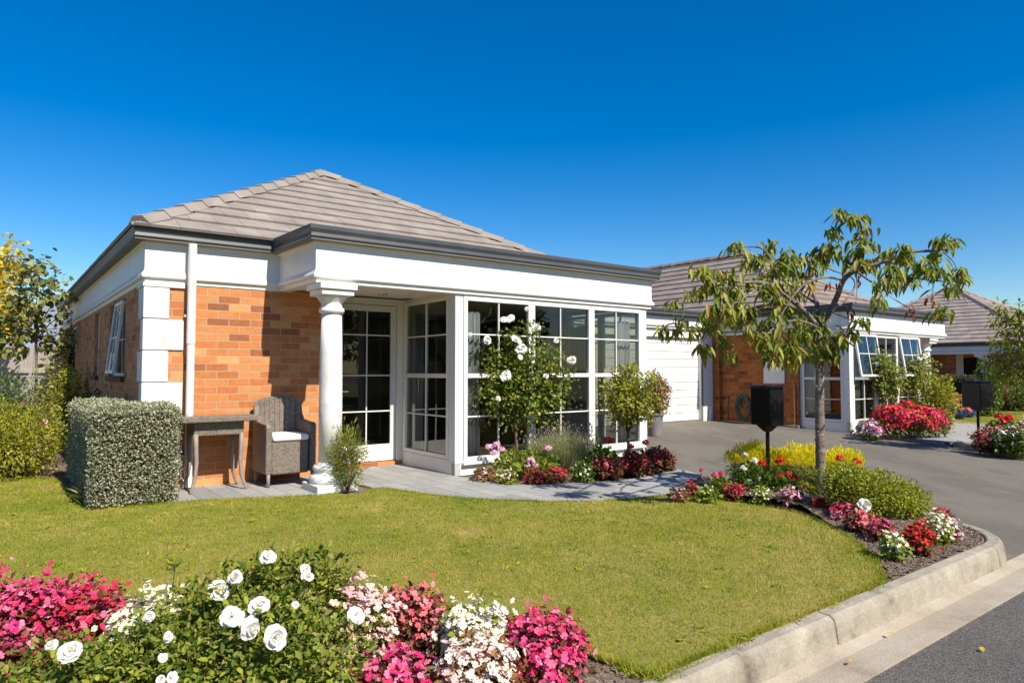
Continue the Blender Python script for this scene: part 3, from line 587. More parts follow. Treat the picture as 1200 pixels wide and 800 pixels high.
def open_sash(root, F, a0, a1, z0, z1, tilt, vx, hz, hinge='top', name='window', mat='white', glass='glassblue', fr=.045):
    """a sash pushed out from its frame (top hung, or side hung at a0)"""
    mb = MB(); g = MB(); th = .035
    def pt(a, b, z):
        if hinge == 'top': dz = z1-z; o = math.sin(tilt)*dz+b*math.cos(tilt); zz = z1-math.cos(tilt)*dz+b*math.sin(tilt); q = F.O+F.d*a+F.n*o; return (*q, zz)
        da = a-a0; q = F.O+F.d*(a0+da*math.cos(tilt)-b*math.sin(tilt))+F.n*(da*math.sin(tilt)+b*math.cos(tilt)); return (*q, z)
    def bx(m, aa, ab, b0, b1, za, zb):
        m.hexa([pt(aa, b0, za), pt(ab, b0, za), pt(ab, b1, za), pt(aa, b1, za), pt(aa, b0, zb), pt(ab, b0, zb), pt(ab, b1, zb), pt(aa, b1, zb)])
    bx(mb, a0, a0+fr, 0, th, z0, z1); bx(mb, a1-fr, a1, 0, th, z0, z1); bx(mb, a0+fr, a1-fr, 0, th, z1-fr, z1); bx(mb, a0+fr, a1-fr, 0, th, z0, z0+fr)
    for x in vx: bx(mb, x-.009, x+.009, .006, th-.006, z0+fr, z1-fr)
    for z in hz: bx(mb, a0+fr, a1-fr, .008, th-.008, z-.009, z+.009)
    w = mb.build(name, M[mat], root, bevel=.003, seg=1); bx(g, a0+fr*.8, a1-fr*.8, .014, .02, z0+fr*.8, z1-fr*.8); g.build('pane', M[glass], w)
    return w
GUT = lambda zt, d=.10: [(.10, zt-.14), (.13, zt-.165), (.20, zt-.165), (.225, zt-.13), (.23, zt-.05), (.245, zt-.03), (.245, zt), (.225, zt), (.22, zt-.06), (.11, zt-.09), (.10, zt-.06)]
GUT = lambda zt: [(0, zt-.15), (.075, zt-.155), (.10, zt-.125), (.09, zt-.085), (.11, zt-.045), (.11, zt), (.088, zt), (.082, zt-.05), (0, zt-.06)]
def entab(mb, path, zb, zt, proud=.0):
    mb.sweep(path, [(-.12, zb), (.012, zb), (.012, zb+.045), (.045, zb+.055), (.05, zb+.085), (.03, zb+.115), (.018, zb+.14), (.018, zt), (-.12, zt)])
def column(root, cx, cy, zt, r=.128, name='column', mat='stone'):
    mb = MB(); mb.lathe([(r*1.0, .30), (r*1.02, .9), (r*.98, 1.5), (r*.88, zt-.34)], cx, cy, 40); c = mb.build(name, M[mat], root, smooth=True)
    cap = MB(); cap.lathe([(r*.88, zt-.34), (r*.9, zt-.33), (r*1.08, zt-.32), (r*1.13, zt-.295), (r*1.08, zt-.27), (r*.93, zt-.26), (r*.93, zt-.215), (r*1.02, zt-.20), (r*1.3, zt-.155), (r*1.42, zt-.135)], cx, cy, 40)
    cap.build('capital', M[mat], c, smooth=True)
    ab = MB(); w = r*1.5; ab.box(cx-w, cx+w, cy-w, cy+w, zt-.135, zt-.075); w = r*1.72; ab.box(cx-w, cx+w, cy-w, cy+w, zt-.073, zt-.002); ab.build('abacus', M['white'], c, bevel=.006)
    b = MB(); b.lathe([(r*1.62, .08), (r*1.76, .10), (r*1.8, .135), (r*1.66, .17), (r*1.42, .185), (r*1.36, .205), (r*1.42, .22), (r*1.5, .245), (r*1.4, .275), (r*1.1, .285), (r*1.02, .31)], cx, cy, 40); b.build('base', M[mat], c, smooth=True)
    p = MB(); w = r*1.85; p.box(cx-w, cx+w, cy-w, cy+w, .0, .085); p.build('plinth', M['plaster'], c, bevel=.008)
    return c
def curtain(label, F, a0, a1, z0, z1, off, waves=5, amp=.03, group='curtains inside the glazed rooms'):
    mb = MB(); n = 40; k = 0; pts = []
    for i in range(n+1):
        t = i/n; a = a0+(a1-a0)*t; b = -off+amp*math.sin(t*waves*2*math.pi)+amp*.4*math.sin(t*waves*4.3*math.pi+1)
        q = F.O+F.d*a+F.n*b; pts.append(q)
    for i in range(n): mb.quad((*pts[i], z0), (*pts[i+1], z0), (*pts[i+1], z1), (*pts[i], z1))
    # heading tape
    o = mb.build('curtain', M['curtain'], None, fix=False, smooth=True); md = o.modifiers.new('sol', 'SOLIDIFY'); md.thickness = .006
    o.location = (E0[0], E0[1], 0); o.rotation_euler = (0, 0, YAW); tag(o, label, 'curtain', group); return o
E3 = (E0[0], E0[1], 0)
# ------------------------------------------------------------------ house A
HA = thing('brick_house', 'orange brick house with white glazed bay and tiled hip roof, nearest the lawn', 'house', E3, YAW)
ZB, ZT, ZG = 2.262, 2.71, 2.87
BR = M['brick']
# walls
def solidwall(root, F, a0, a1, z0, z1, holes, mat, th=.11, name='wall'):
    mb = MB(); xs = [a0]
    for h in sorted(holes): 
        F.box(mb, xs[-1], h[0], -th, 0, z0, z1) if h[0] > xs[-1]+1e-6 else None
        if h[2] > z0: F.box(mb, h[0], h[1], -th, 0, z0, h[2])
        if h[3] < z1: F.box(mb, h[0], h[1], -th, 0, h[3], z1)
        xs.append(h[1])
    F.box(mb, xs[-1], a1, -th, 0, z0, z1); 
    import bmesh as _b
    o = mb.build(name, mat, root); return o
FA = Face((-3.27, 1.1), (1, 0), (0, -1)); FLw = Face((-3.27, 1.1), (0, 1), (-1, 0))
solidwall(HA, FA, .0, 2.19, -.05, ZB+.02, [], BR)
holes = [(1.38, 2.82, 1.23, 2.21), (4.02, 4.62, 1.23, 2.21), (7.75, 9.1, 1.23, 2.21)]
solidwall(HA, FLw, .11, 12.2, -.05, ZB+.02, holes, BR)
wall(HA, -1.19, -1.08, 1.10, 1.50, -.05, ZB+.02, BR)
wall(HA, -1.08, -.96, 1.40, 1.50, 0, ZB+.02, M['cream'])
wall(HA, -1.08, .0, 1.36, 1.50, -.02, .065, BR, 'door_step', .004)
wall(HA, -3.16, 3.5, 11.9, 12.1, -.05, 2.7, BR)
wall(HA, 3.39, 3.5, 1.75, 12.0, -.05, ZB+.02, BR)
for h in holes:
    F = FLw
    sb = MB(); F.box(sb, h[0]-.02, h[1]+.02, -.11, .045, 1.165, 1.229); sb.build('sill', M['sillm'], HA, bevel=.005)
# left windows
window(HA, FLw, 1.38, 2.82, 1.23, 2.21, vx=(2.1,), hz=(1.72,), out=-.05, fr=.045)
open_sash(HA, Face((-3.27, 1.1), (0, 1), (-1, 0)), 1.42, 2.08, 1.26, 2.18, math.radians(6), (1.75,), (1.72,), hinge='top')
window(HA, FLw, 4.02, 4.62, 1.23, 2.21, out=-.05, fr=.045)
window(HA, FLw, 7.75, 9.1, 1.23, 2.21, vx=(8.42,), hz=(1.72,), out=-.03, fr=.045)
curtain('blue-grey curtain behind the open window on the shaded brick side wall', FLw, 1.45, 1.95, 1.2, 2.2, .16, 3)
# quoins at the left front corner
q = MB(); z = ZB-.045; ks = 0
while z > .02:
    z0 = max(-.05, z-.3465); w, d = ((.235, .30) if ks % 2 == 0 else (.385, .16)); q.box(-3.292, -3.27+w, 1.078, 1.10+d, z0+.004, z-.004); z = z0; ks += 1
q.build('quoin', M['plaster'], HA, bevel=.010, seg=3)
qb = MB(); qb.box(-3.30, -2.88, 1.07, 1.5, ZB-.045, ZB-.001); qb.build('quoin_band', M['plaster'], HA, bevel=.006)
# entablature and gutter
EP = [(-3.27, 12.1), (-3.27, 1.1), (-1.815, 1.1), (-1.795, -.022), (3.58, -.022), (3.58, 3.1)]
e = MB(); entab(e, EP, ZB, ZT); e.build('entablature', M['white'], HA, bevel=.003, seg=1)
GP = [(-3.31, 12.2), (-3.31, 1.075), (-1.855, 1.085), (-1.815, -.045), (3.60, -.045), (3.60, 3.1)]
gm = MB(); gm.sweep([(a, b) for a, b in GP], GUT(ZG)); go = gm.build('gutter', M['gutter'], HA, bevel=.004, seg=1)
sf = MB(); sf.sweep(GP, [(-.05, ZT-.0), (-.05, ZT-.022), (.012, ZT-.022), (.012, ZT)]); sf.build('soffit_strip', M['cream'], HA)
sb2 = MB(); sb2.sweep(GP, [(-.05, ZT+.001), (-.05, ZT+.012), (.09, ZT+.012), (.09, ZT+.001)]); sb2.build('soffit', M['soffit'], HA)
us = MB(); us.box(-3.395, -3.30, 1.0, 12.1, ZT-.012, ZT-.004); us.build('soffit', M['soffit'], HA)
# roofs
hip_roof(HA, -3.42, 3.30, .95, 12.3, ZG-.02, .57, M['tile'])
fr = MB(); fr.box(-1.87, 3.66, -.10, 1.4, ZG-.10, ZG-.07); fr.box(3.3, 3.66, 1.4, 3.1, ZG-.10, ZG-.07); fr.build('bay_roof', M['roofmetal'], HA)
# ceilings and floors
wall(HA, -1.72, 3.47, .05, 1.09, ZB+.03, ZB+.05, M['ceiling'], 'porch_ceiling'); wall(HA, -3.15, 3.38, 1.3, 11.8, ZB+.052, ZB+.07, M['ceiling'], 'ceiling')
dl = MB(); dl.lathe([(.055, ZB+.012), (.06, ZB+.03)], -.62, .75, 20); dl.lathe([(.035, ZB+.008), (.035, ZB+.03)], -.62, .75, 20); dl.build('downlight', M['chrome'], HA, smooth=False)
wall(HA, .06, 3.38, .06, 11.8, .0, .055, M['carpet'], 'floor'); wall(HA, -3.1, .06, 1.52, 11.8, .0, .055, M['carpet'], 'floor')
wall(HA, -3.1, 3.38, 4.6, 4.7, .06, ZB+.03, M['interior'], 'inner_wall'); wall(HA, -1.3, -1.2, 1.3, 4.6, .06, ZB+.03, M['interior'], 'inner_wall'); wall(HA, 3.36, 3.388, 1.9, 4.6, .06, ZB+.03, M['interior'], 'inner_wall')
# bay: posts, base panels and windows
FB = Face((0, 0), (1, 0), (0, -1)); FR_ = Face((0, 0), (0, 1), (-1, 0)); FS = Face((3.51, 0), (0, 1), (1, 0))
b = MB()
FB.box(b, 0, 3.51, -.08, 0, .0, .165); FR_.box(b, 0, 1.40, -.08, .0, .0, .19); FS.box(b, 0, 1.8, -.08, 0, .0, .165)
FB.box(b, 0, .12, -.12, .002, .165, ZB+.03); FB.box(b, 3.385, 3.512, -.12, .002, .165, ZB+.03); FR_.box(b, .12, .16, -.08, -.002, .19, ZB+.03)
FR_.box(b, 1.33, 1.40, -.08, .0, .19, ZB+.03); FS.box(b, 1.7, 1.8, -.09, .0, .165, ZB+.03)
FB.box(b, .12, 3.39, -.08, -.002, ZB-.02, ZB+.03)
FR_.box(b, .16, 1.33, -.08, -.002, ZB-.01, ZB+.03)
b.build('bay_frame', M['white'], HA, bevel=.004, seg=1)
for a0, a1, vx in ((.125, 1.215, .675), (1.22, 2.33, 1.745), (2.335, 3.39, 2.85)):
    window(HA, FB, a0, a1, .17, ZB-.02, vx=(vx,), hz=(1.765, .725), rails=(1.24,), sill=True, dep=.07, out=.012, mat='white')
tr = MB(); FB.box(tr, .12, 3.39, 0, .018, .165, .17); 
window(HA, FR_, .16, 1.33, .195, ZB-.01, vx=(.745,), hz=(1.765, .725), rails=(1.24,), dep=.07, out=.006, mat='cream', fr=.05)
for a0, a1 in ((.1, .95), (.955, 1.72)): window(HA, FS, a0, a1, .17, ZB-.02, vx=((a0+a1)/2,), hz=(1.765, .725), rails=(1.24,), dep=.07, out=.005)
# door wall
FD = Face((-.96, 1.40), (1, 0), (0, -1)); d = MB()
FD.box(d, -.06, .0, -.05, .03, .065, ZB+.03); FD.box(d, .88, .96, -.05, .03, .065, ZB+.03); FD.box(d, .0, .88, -.05, .03, 2.21, ZB+.03)
d.build('door_frame', M['cream'], HA, bevel=.004, seg=1)
dw = window(HA, FD, .005, .875, .075, 2.2, vx=(.44,), hz=(1.79, 1.24, .75), dep=.045, out=.0, fr=.082, name='door', mat='white')
bp = MB(); FD.box(bp, .087, .793, -.044, -.001, .157, .30); bp.build('bottom_rail', M['white'], dw)
hd = MB(); P0 = FD.O+FD.d*.045+FD.n*.0; hd.tube([(*P0, 1.03), (*(P0+FD.n*.05), 1.03), (*(P0+FD.n*.055+FD.d*.10), 1.03)], .010, 8); FD.box(hd, .03, .06, 0, .006, .93, 1.12); hd.build('handle', M['chrome'], dw)
column(HA, -1.59, .05, ZB, .123)
# downpipe
dpm = MB(); dpm.tube([(-2.83, .985, .03), (-2.83, .985, 1.62)], .041, 16); dpm.tube([(-2.83, .985, 1.60), (-2.83, .985, ZT+.0)], .046, 16); dpm.build('downpipe', M['white'], HA, smooth=False)
for zz in (.35, 1.9): pb = MB(); pb.box(-2.89, -2.77, 1.03, 1.10, zz, zz+.025); pb.build('pipe_bracket', M['white'], HA)
# interior things
curtain('grey curtain inside the left window of the bay', FB, .16, .46, .1, 2.06, .12, 4)
curtain('pale grey curtain inside the right window of the bay', FB, 2.98, 3.3, .1, 2.06, .14, 4)
curtain('dark drape inside the shaded side window of the bay', FR_, .98, 1.28, .1, 2.1, .12, 3)
curtain('narrow drape beside the garage end of the bay', FS, 1.1, 1.6, .1, 2.06, .12, 3)
# ------------------------------------------------------------------ garage + house B
HB = thing('brick_house', 'second brick house with white garage door and glazed sunroom, beyond the drive', 'house', E3, YAW)
ZB2, ZT2, ZG2 = 2.11, 2.55, 2.71
BB = M['brickB']
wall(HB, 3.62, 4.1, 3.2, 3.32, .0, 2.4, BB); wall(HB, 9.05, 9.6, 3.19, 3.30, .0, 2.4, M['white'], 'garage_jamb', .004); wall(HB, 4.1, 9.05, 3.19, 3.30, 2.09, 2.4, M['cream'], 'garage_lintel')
gd = MB()
nb = 11; z0g = .125
for i in range(nb): h = (2.12-z0g)/nb; gd.box(4.1, 9.05, 3.27+.0, 3.31, z0g+i*h+.007, z0g+(i+1)*h-.007)
gd.box(4.1, 9.05, 3.286, 3.33, z0g, 2.12)
gd.build('garage_door', M['white'], HB, bevel=.006, seg=2)
rs = MB(); rs.box(4.1, 9.05, 3.24, 3.34, .09, .125); rs.box(9.05, 9.1, 3.17, 3.19, .1, 2.09); rs.build('door_seal', M['soffit'], HB)
e = MB(); entab(e, [(3.62, 3.14), (9.3, 3.14)], 2.28, 2.56); e.build('garage_fascia', M['white'], HB, bevel=.003, seg=1)
gm = MB(); gm.sweep([(3.62, 3.10), (9.35, 3.10)], GUT(2.72)); gm.build('garage_gutter', M['gutter'], HB)
wall(HB, 3.62, 9.3, 3.1, 12, 2.57, 2.60, M['roofmetal'], 'garage_roof')
# brick side wall + footing
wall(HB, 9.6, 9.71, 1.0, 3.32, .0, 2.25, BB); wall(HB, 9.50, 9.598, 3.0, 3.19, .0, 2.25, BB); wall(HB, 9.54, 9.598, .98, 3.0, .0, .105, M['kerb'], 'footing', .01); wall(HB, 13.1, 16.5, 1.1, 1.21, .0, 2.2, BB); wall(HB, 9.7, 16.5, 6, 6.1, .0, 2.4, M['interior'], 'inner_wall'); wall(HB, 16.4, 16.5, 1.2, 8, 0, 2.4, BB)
e = MB(); entab(e, [(9.63, 3.1), (9.63, -.13), (14.42, -.13), (14.42, 1.1), (16.5, 1.1)], ZB2, ZT2); e.build('entablature', M['white'], HB, bevel=.003, seg=1)
gm = MB(); gm.sweep([(9.59, 3.1), (9.59, -.17), (14.46, -.17), (14.46, 1.06), (16.5, 1.06)], GUT(ZG2)); gm.build('gutter', M['gutter'], HB)
hip_roof(HB, 9.2, 15.2, .95, 15, ZG2, .62, M['tileB'])
wall(HB, 9.6, 14.5, -.14, 1.2, ZG2-.11, ZG2-.08, M['roofmetal'], 'bay_roof'); wall(HB, 9.72, 14.4, -.05, 6, ZB2+.03, ZB2+.05, M['ceiling'], 'ceiling'); wall(HB, 9.75, 14.3, -.04, 5.9, .0, .04, M['carpet'], 'floor')
FS2 = Face((9.66, -.1), (0, 1), (-1, 0)); FB2 = Face((9.66, -.1), (1, 0), (0, -1))
b = MB(); FS2.box(b, 0, 1.12, -.08, 0, .0, .22); FB2.box(b, 0, 3.4, -.08, 0, 0, .22); FS2.box(b, 0, .14, -.12, .001, .22, ZB2+.03); FB2.box(b, .0, .14, -.10, .002, .22, ZB2+.03); FB2.box(b, 3.28, 3.4, -.1, .002, .22, ZB2+.03); FS2.box(b, 1.06, 1.12, -.08, 0, .22, ZB2+.03); FB2.box(b, .14, 3.28, -.08, -.002, ZB2-.02, ZB2+.03)
b.build('bay_frame', M['white'], HB, bevel=.004, seg=1)
window(HB, FS2, .14, 1.06, .225, ZB2-.01, vx=(.6,), hz=(.70, 1.66), rails=(1.14,), dep=.07, out=.004)
for i, (a0, a1) in enumerate(((.14, 1.17), (1.18, 2.22), (2.23, 3.28))):
    window(HB, FB2, a0, a1, .225, ZB2-.02, vx=((a0+a1)/2,), hz=(.70,)+((1.66,) if i == 1 else ()), rails=(1.14,), dep=.07, out=.004, glass='glass')
for a0, a1 in ((.17, 1.15), (2.25, 3.26)):
    open_sash(HB, Face((9.66, -.1-.012), (1, 0), (0, -1)), a0, a1, 1.17, ZB2-.03, math.radians(8), ((a0+a1)/2,), (1.66,))
wall(HB, 13.0, 13.1, -.1, 1.2, .0, ZB2+.03, M['white'], 'corner_post')
column(HB, 13.86, .12, ZB2, .14)
curtain('blue-lit curtain inside the open sunroom windows of the second house', FB2, .3, .7, .1, 2.0, .14, 4); curtain('pale curtain by the side pane of the second house sunroom', FS2, .7, 1.0, .1, 2.0, .12, 3); curtain('curtain at the far end of the second house sunroom', FB2, 2.5, 2.9, .1, 2.0, .14, 4)
hood = MB(); hood.box(9.35, 9.60, .25, .62, 2.13, 2.16); hood.build('hood', M['white'], HB, bevel=.008)
# white notice board, copper conduit on the side wall
nbm = MB(); nbm.box(9.565, 9.598, 1.32, 1.84, 1.02, 1.52); nbo = nbm.build('notice_board', M['white'], None, bevel=.004); nbo.location = E3; nbo.rotation_euler = (0, 0, YAW); tag(nbo, 'blank white notice board with a grey heading on the brick side wall', 'notice board')
pm = MB(); pm.box(9.561, 9.564, 1.42, 1.72, 1.40, 1.45); pm.build('heading_strip', M['print'], nbo)
cm = MB(); cm.tube([(9.575, 1.09, .03), (9.575, 1.09, 1.02)], .02, 8); cm.build('conduit', islandmat('salmon_pipe', [(.55, .24, .12)], .5), HB)
# ------------------------------------------------------------------ house C, far right, its shaded side to us
HC = thing('brick_house', 'third brick house with pale tiled roof at the far right', 'house', E3, YAW)
BC = M['brickC']
FC = Face((26, 12), (0, -1), (-1, 0))      # a = 12 - v
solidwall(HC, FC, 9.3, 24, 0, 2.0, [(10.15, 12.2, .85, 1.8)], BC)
solidwall(HC, Face((27.3, 12), (0, -1), (-1, 0)), 5.5, 9.4, 0, 2.0, [(8.05, 8.9, -.01, 1.85)], M['brick']); solidwall(HC, FC, 0, 6.8, 0, 2.0, [], M['brick'])
wall(HC, 26, 27.2, 2.6, 2.7, 0, 2, BC)
wall(HC, 27.32, 27.4, 3.1, 3.95, .0, 1.85, M['black'], 'door'); wall(HC, 27.25, 27.30, 3.93, 4.2, 0, 2.0, M['cream'], 'door_frame')
e = MB(); entab(e, [(26.0, 12), (26.0, -12)], 1.97, 2.28); e.build('fascia', M['white'], HC)
gm = MB(); gm.sweep([(25.96, 12), (25.96, -12)], GUT(2.43)); gm.build('gutter', M['gutter'], HC)
hip_roof(HC, 25.85, 35.3, .75, 10.2, 2.42, .58, M['tileC'])
hip_roof(HC, 27.5, 35, -10, 2, 2.42, .4, M['tileC'])
window(HC, FC, 10.18, 12.18, .86, 1.79, vx=(10.9, 11.5), hz=(1.3,), out=-.03, fr=.06, glass='glassblue')
wall(HC, 25.9, 36, .8, 11, 2.29, 2.3, M['ceiling'], 'ceiling'); wall(HC, 28.5, 28.6, -8, 11, .0, 2.3, M['interior'], 'inner_wall')
column(HC, 26.25, 2.85, 1.97, .16)
# ================================================================== FURNITURE
TB = thing('patio_table', 'grey woven patio table with curved legs in front of the brick wall', 'table', (*W(-2.6, .78)[:2], .012), YAW)
mb = MB(); mb.box(-.40, .37, -.27, .25, .745, .805); mb.build('table_rim', M['wicker'], TB, bevel=.012, seg=3)
mb = MB(); mb.box(-.36, .33, -.23, .21, .806, .812); mb.build('table_top', M['tabletop'], TB, bevel=.003)
mb = MB(); mb.box(-.26, .25, -.17, .17, .60, .744); mb.build('apron', M['wicker'], TB, bevel=.008)
for sx in (-1, 1):
    for sy in (-1, 1):
        mb = MB(); x0 = -.005+sx*.235; y0 = sy*.155
        mb.tube([(x0, y0, .62), (x0-sx*.004, y0, .48), (x0-sx*.012, y0, .32), (x0+sx*.0, y0+sy*.01, .16), (x0+sx*.04, y0+sy*.03, .03), (x0+sx*.05, y0+sy*.035, 0)], [.026, .025, .022, .019, .015, .014], 10); mb.build('leg', M['leg'], TB, smooth=True)
CH = thing('garden_armchair', 'grey woven garden armchair with high back against the brick wall', 'armchair', (*W(-1.86, .76)[:2], .012), YAW)
mb = MB(); mb.box(-.21, .21, -.24, .20, .13, .50)
co = mb.build('seat_frame', M['wicker'], CH, bevel=.02, seg=3)
mb = MB()      # curved back
n = 9
for i in range(n):
    a0 = -.27+.54*i/n; a1 = -.27+.54*(i+1)/n
    def bk(x): return .20-.05*(abs(x)/.27)**2*1.2, .985-.05*(abs(x)/.27)**4*1.3
    (y0, h0), (y1, h1) = bk(a0), bk(a1)
    mb.hexa([(a0, y0, .14), (a1, y1, .14), (a1, y1+.045, .14), (a0, y0+.045, .14), (a0, y0+.06, h0), (a1, y1+.06, h1), (a1, y1+.10, h1), (a0, y0+.10, h0)])
mb.build('backrest', M['wicker'], CH, bevel=.01)
for sx in (-1, 1):
    mb = MB(); x0, x1 = (sx*.215, sx*.285) if sx > 0 else (sx*.285, sx*.215)
    pr_ = [(-.27, .14), (-.27, .66), (-.245, .70), (-.1, .705), (.10, .72), (.17, .78), (.21, .90), (.245, .93), (.245, .14)]
    k = len(mb.v); m_ = len(pr_); mb.v += [(x0, y, z) for y, z in pr_]+[(x1, y, z) for y, z in pr_]; mb.f += [tuple(k+i for i in range(m_)), tuple(k+m_+i for i in range(m_))[::-1]]+[(k+i, k+(i+1) % m_, k+m_+(i+1) % m_, k+m_+i) for i in range(m_)]
    mb.build('armrest', M['wicker'], CH, bevel=.018, seg=3)
    for sy in (-.245, .2): mb = MB(); mb.tube([(sx*.25, sy, .0), (sx*.25, sy, .15)], [.018, .022], 8); mb.build('leg', M['leg'], CH, smooth=True)
mb = MB(); mb.box(-.207, .207, -.262, .18, .501, .572); cu = mb.build('cushion', M['cushion'], None, bevel=.028, seg=4, loc=None); cu.location = CH.location; cu.rotation_euler = (0, 0, YAW); tag(cu, 'white seat cushion lying on the woven armchair', 'cushion')
# ------------------------------------------------------------------ letterboxes
def letterbox(label, x, y, z0, w, d, h, zb, rz, post=.022):
    o = thing('letterbox', label, 'letterbox', (x, y, z0), rz, 'black letterboxes along the drive')
    mb = MB(); mb.box(-w/2, w/2, -d/2, d/2, zb, zb+h); mb.build('box', M['black'], o, bevel=.012, seg=3)
    mb = MB(); mb.hexa([(-w/2-.012, -d/2-.02, zb+h), (w/2+.012, -d/2-.02, zb+h), (w/2+.012, d/2+.02, zb+h), (-w/2-.012, d/2+.02, zb+h), (-w/2+.03, -d/2-.02, zb+h+.03), (w/2-.03, -d/2-.02, zb+h+.03), (w/2-.03, d/2+.02, zb+h+.03), (-w/2+.03, d/2+.02, zb+h+.03)]); mb.build('lid', M['black'], o, bevel=.006)
    mb = MB(); mb.box(w/2+.001, w/2+.008, -d/2+.02, d/2-.02, zb+.02, zb+h-.02); dr = mb.build('door', M['blackglint'], o, bevel=.004)
    mb = MB(); mb.box(w/2+.009, w/2+.014, -d/2+.05, d/2-.05, zb+h*.72, zb+h*.80); mb.build('slot', M['gutter'], dr, bevel=.002); mb = MB(); mb.box(w/2+.009, w/2+.02, -.02, .02, zb+h*.4, zb+h*.48); mb.build('latch', M['chrome'], dr, bevel=.002)
    mb = MB(); mb.tube([(0, 0, -.05), (0, 0, zb-.05)], post, 12); mb.build('post', M['black'], o, smooth=False)
    mb = MB(); mb.hexa([(-.03, -.03, zb-.075), (.03, -.03, zb-.075), (.03, .03, zb-.075), (-.03, .03, zb-.075), (-.10, -.07, zb-.002), (.10, -.07, zb-.002), (.10, .07, zb-.002), (-.10, .07, zb-.002)]); mb.build('bracket', M['black'], o, bevel=.004)
    return o
p = AY(900, 540, 7.75); letterbox('black letterbox on a post behind the yellow bushes', p[0], p[1], .0, .21, .30, .42, .69, .42)
p = AY(1147, 520, 12.1); letterbox('black letterbox on a post beside the far petunia bed', p[0], p[1], .0, .30, .36, .44, .66, .30)
# ------------------------------------------------------------------ hose on its hanger, tap
def grp(o): o.location = E3; o.rotation_euler = (0, 0, YAW); return o
mb = MB()
for k, (rr, dz) in enumerate(((.20, 0), (.23, -.02), (.215, -.03), (.24, -.01))):
    mb.tube([(9.57-.02*k, 2.38+rr*.78*math.sin(t*2*math.pi/24), .48+dz-rr*.1+rr*1.3*math.cos(t*2*math.pi/24)) for t in range(25)], .013, 6, cap=False)
for k in range(2): mb.tube([(9.55-.02*k, 2.36+.12*math.sin(t*2*math.pi/20), .55+.14*math.cos(t*2*math.pi/20)) for t in range(21)], .013, 6, cap=False)
ho = grp(mb.build('garden_hose', M['hose'], None, smooth=True, fix=False)); tag(ho, 'coiled green garden hose hanging on the far brick side wall', 'hose')
mb = MB(); mb.tube([(9.585, 2.82, .12), (9.58, 2.83, .4), (9.585, 2.8, .62), (9.55, 2.8, .66)], .009, 6); mb.box(9.53, 9.56, 2.78, 2.83, .64, .70); tp = grp(mb.build('garden_tap', M['gutter'], None)); tag(tp, 'small tap and pipe on the brick wall left of the hose coil', 'tap')
# ================================================================== PLANTS
GRP_B = 'bedding begonias'
def begonia(label, c, r, h, leaf, petal, nf_, fl=.030, nl=500, ll=.04, name='begonia', cat='begonia', group=GRP_B, z0=.0, ftop=.0):
    """low dome of leaves with open four-petalled flowers all over it"""
    nf = int(nf_*1.6)
    c = np.array([c[0], c[1], z0]); o = thing(name, label, cat, c, 0, group)
    P, D = ell(nl, c+[0, 0, h*.42], (r, r, h*.55), .4, up=False); P[:, 2] = np.maximum(P[:, 2], z0+.01)
    lb = LB(); leaves(lb, T_BROAD, P, D, ll, .75, .1); lb.build('foliage', L[leaf], o, c)
    P, D = ell(int(nf), c+[0, 0, h*.45], (r*1.05, r*1.05, h*.62), .22, lump=.14, up=True); P[:, 2] = np.maximum(P[:, 2], z0+.03)
    # flowers sit in little clusters
    nf = int(nf)
    k = max(1, nf//4); cc = P[rng.integers(0, k, nf)]; j = rng.normal(size=(nf, 3))*fl*.8; mix = rng.uniform(size=nf) < .55
    P = np.where(mix[:, None], cc+j, P); D = nrmz(P-(c+[0, 0, h*.3])+np.array([0, 0, .1*h]))
    X = nrmz(D+rdir(nf)*.55+[.12, -.25, .15]); lb = LB(); lb.add(T_BEG, P, X, rdir(nf), fl*.52*rng.uniform(.5, 1.25, nf), fl*.52*rng.uniform(.55, 1.2, nf))
    fo = lb.build('blossoms', B[petal], o, c, kind='stuff')
    m = nf//2; lb = LB(); lb.add(T_LEAF, P[:m]+X[:m]*fl*.12, X[:m], rdir(m), fl*.22, fl*.2); lb.build('flower_centres', B['centre'], o, c, kind='stuff')
    return o
def pb(px, ytop, ybase, wpx, Y=None, z0=0.):
    """centre, radius and height of a plant from where it stands"""
    if Y is None: g0 = G(px, ybase, z0); Y = g0[1]
    p = AY(px, ytop, Y); r = wpx/2/F_PX*Y; return (p[0], p[1]), r, p[2]-z0
def bego(label, px, ytop, ybase, wpx, leaf, petal, nf, Y=None, fl=.030, ll=.031, nl=None, z0=0., **k):
    c, r, h = pb(px, ytop, ybase, wpx, Y, z0); return begonia(label, c, r*.95, max(h, .06)*.95, leaf, petal, nf, fl, nl or int(500+9000*r*h/ (ll*25)), ll, z0=z0, **k)
# nearest bed (bottom of the view)
bego('pink begonia at the left end of the nearest bed, mostly out of frame', -22, 668, 0, 110, 'bronze', 'magenta', 330, Y=2.95, fl=.032)
bego('bright pink begonia, second clump from the left in the nearest bed', 48, 674, 0, 92, 'bronze', 'magenta', 360, Y=2.98, fl=.033)
bego('rose-red begonia just left of the cream begonia in the nearest bed', 108, 678, 0, 78, 'bronze', 'rosered', 320, Y=3.0, fl=.032)
bego('deep pink begonia low at the bottom left corner', -4, 735, 0, 80, 'bronze', 'magenta', 150, Y=2.55, fl=.032)
bego('cream begonia between red-pink begonia and white rose bush', 178, 698, 0, 100, 'lime', 'cream', 420, Y=2.78, fl=.036)
bego('pale blush begonia touching the right side of the white rose bush', 418, 682, 0, 84, 'green', 'pale', 420, Y=2.82, fl=.036)
bego('tall bronze-leaved begonia with coral flowers beside the blush one', 482, 684, 0, 88, 'bronze', 'coral', 150, Y=3.02, fl=.034, nl=1500)
bego('cream begonia with green leaves left of the magenta clump', 557, 704, 0, 84, 'lime', 'cream', 400, Y=2.86, fl=.036)
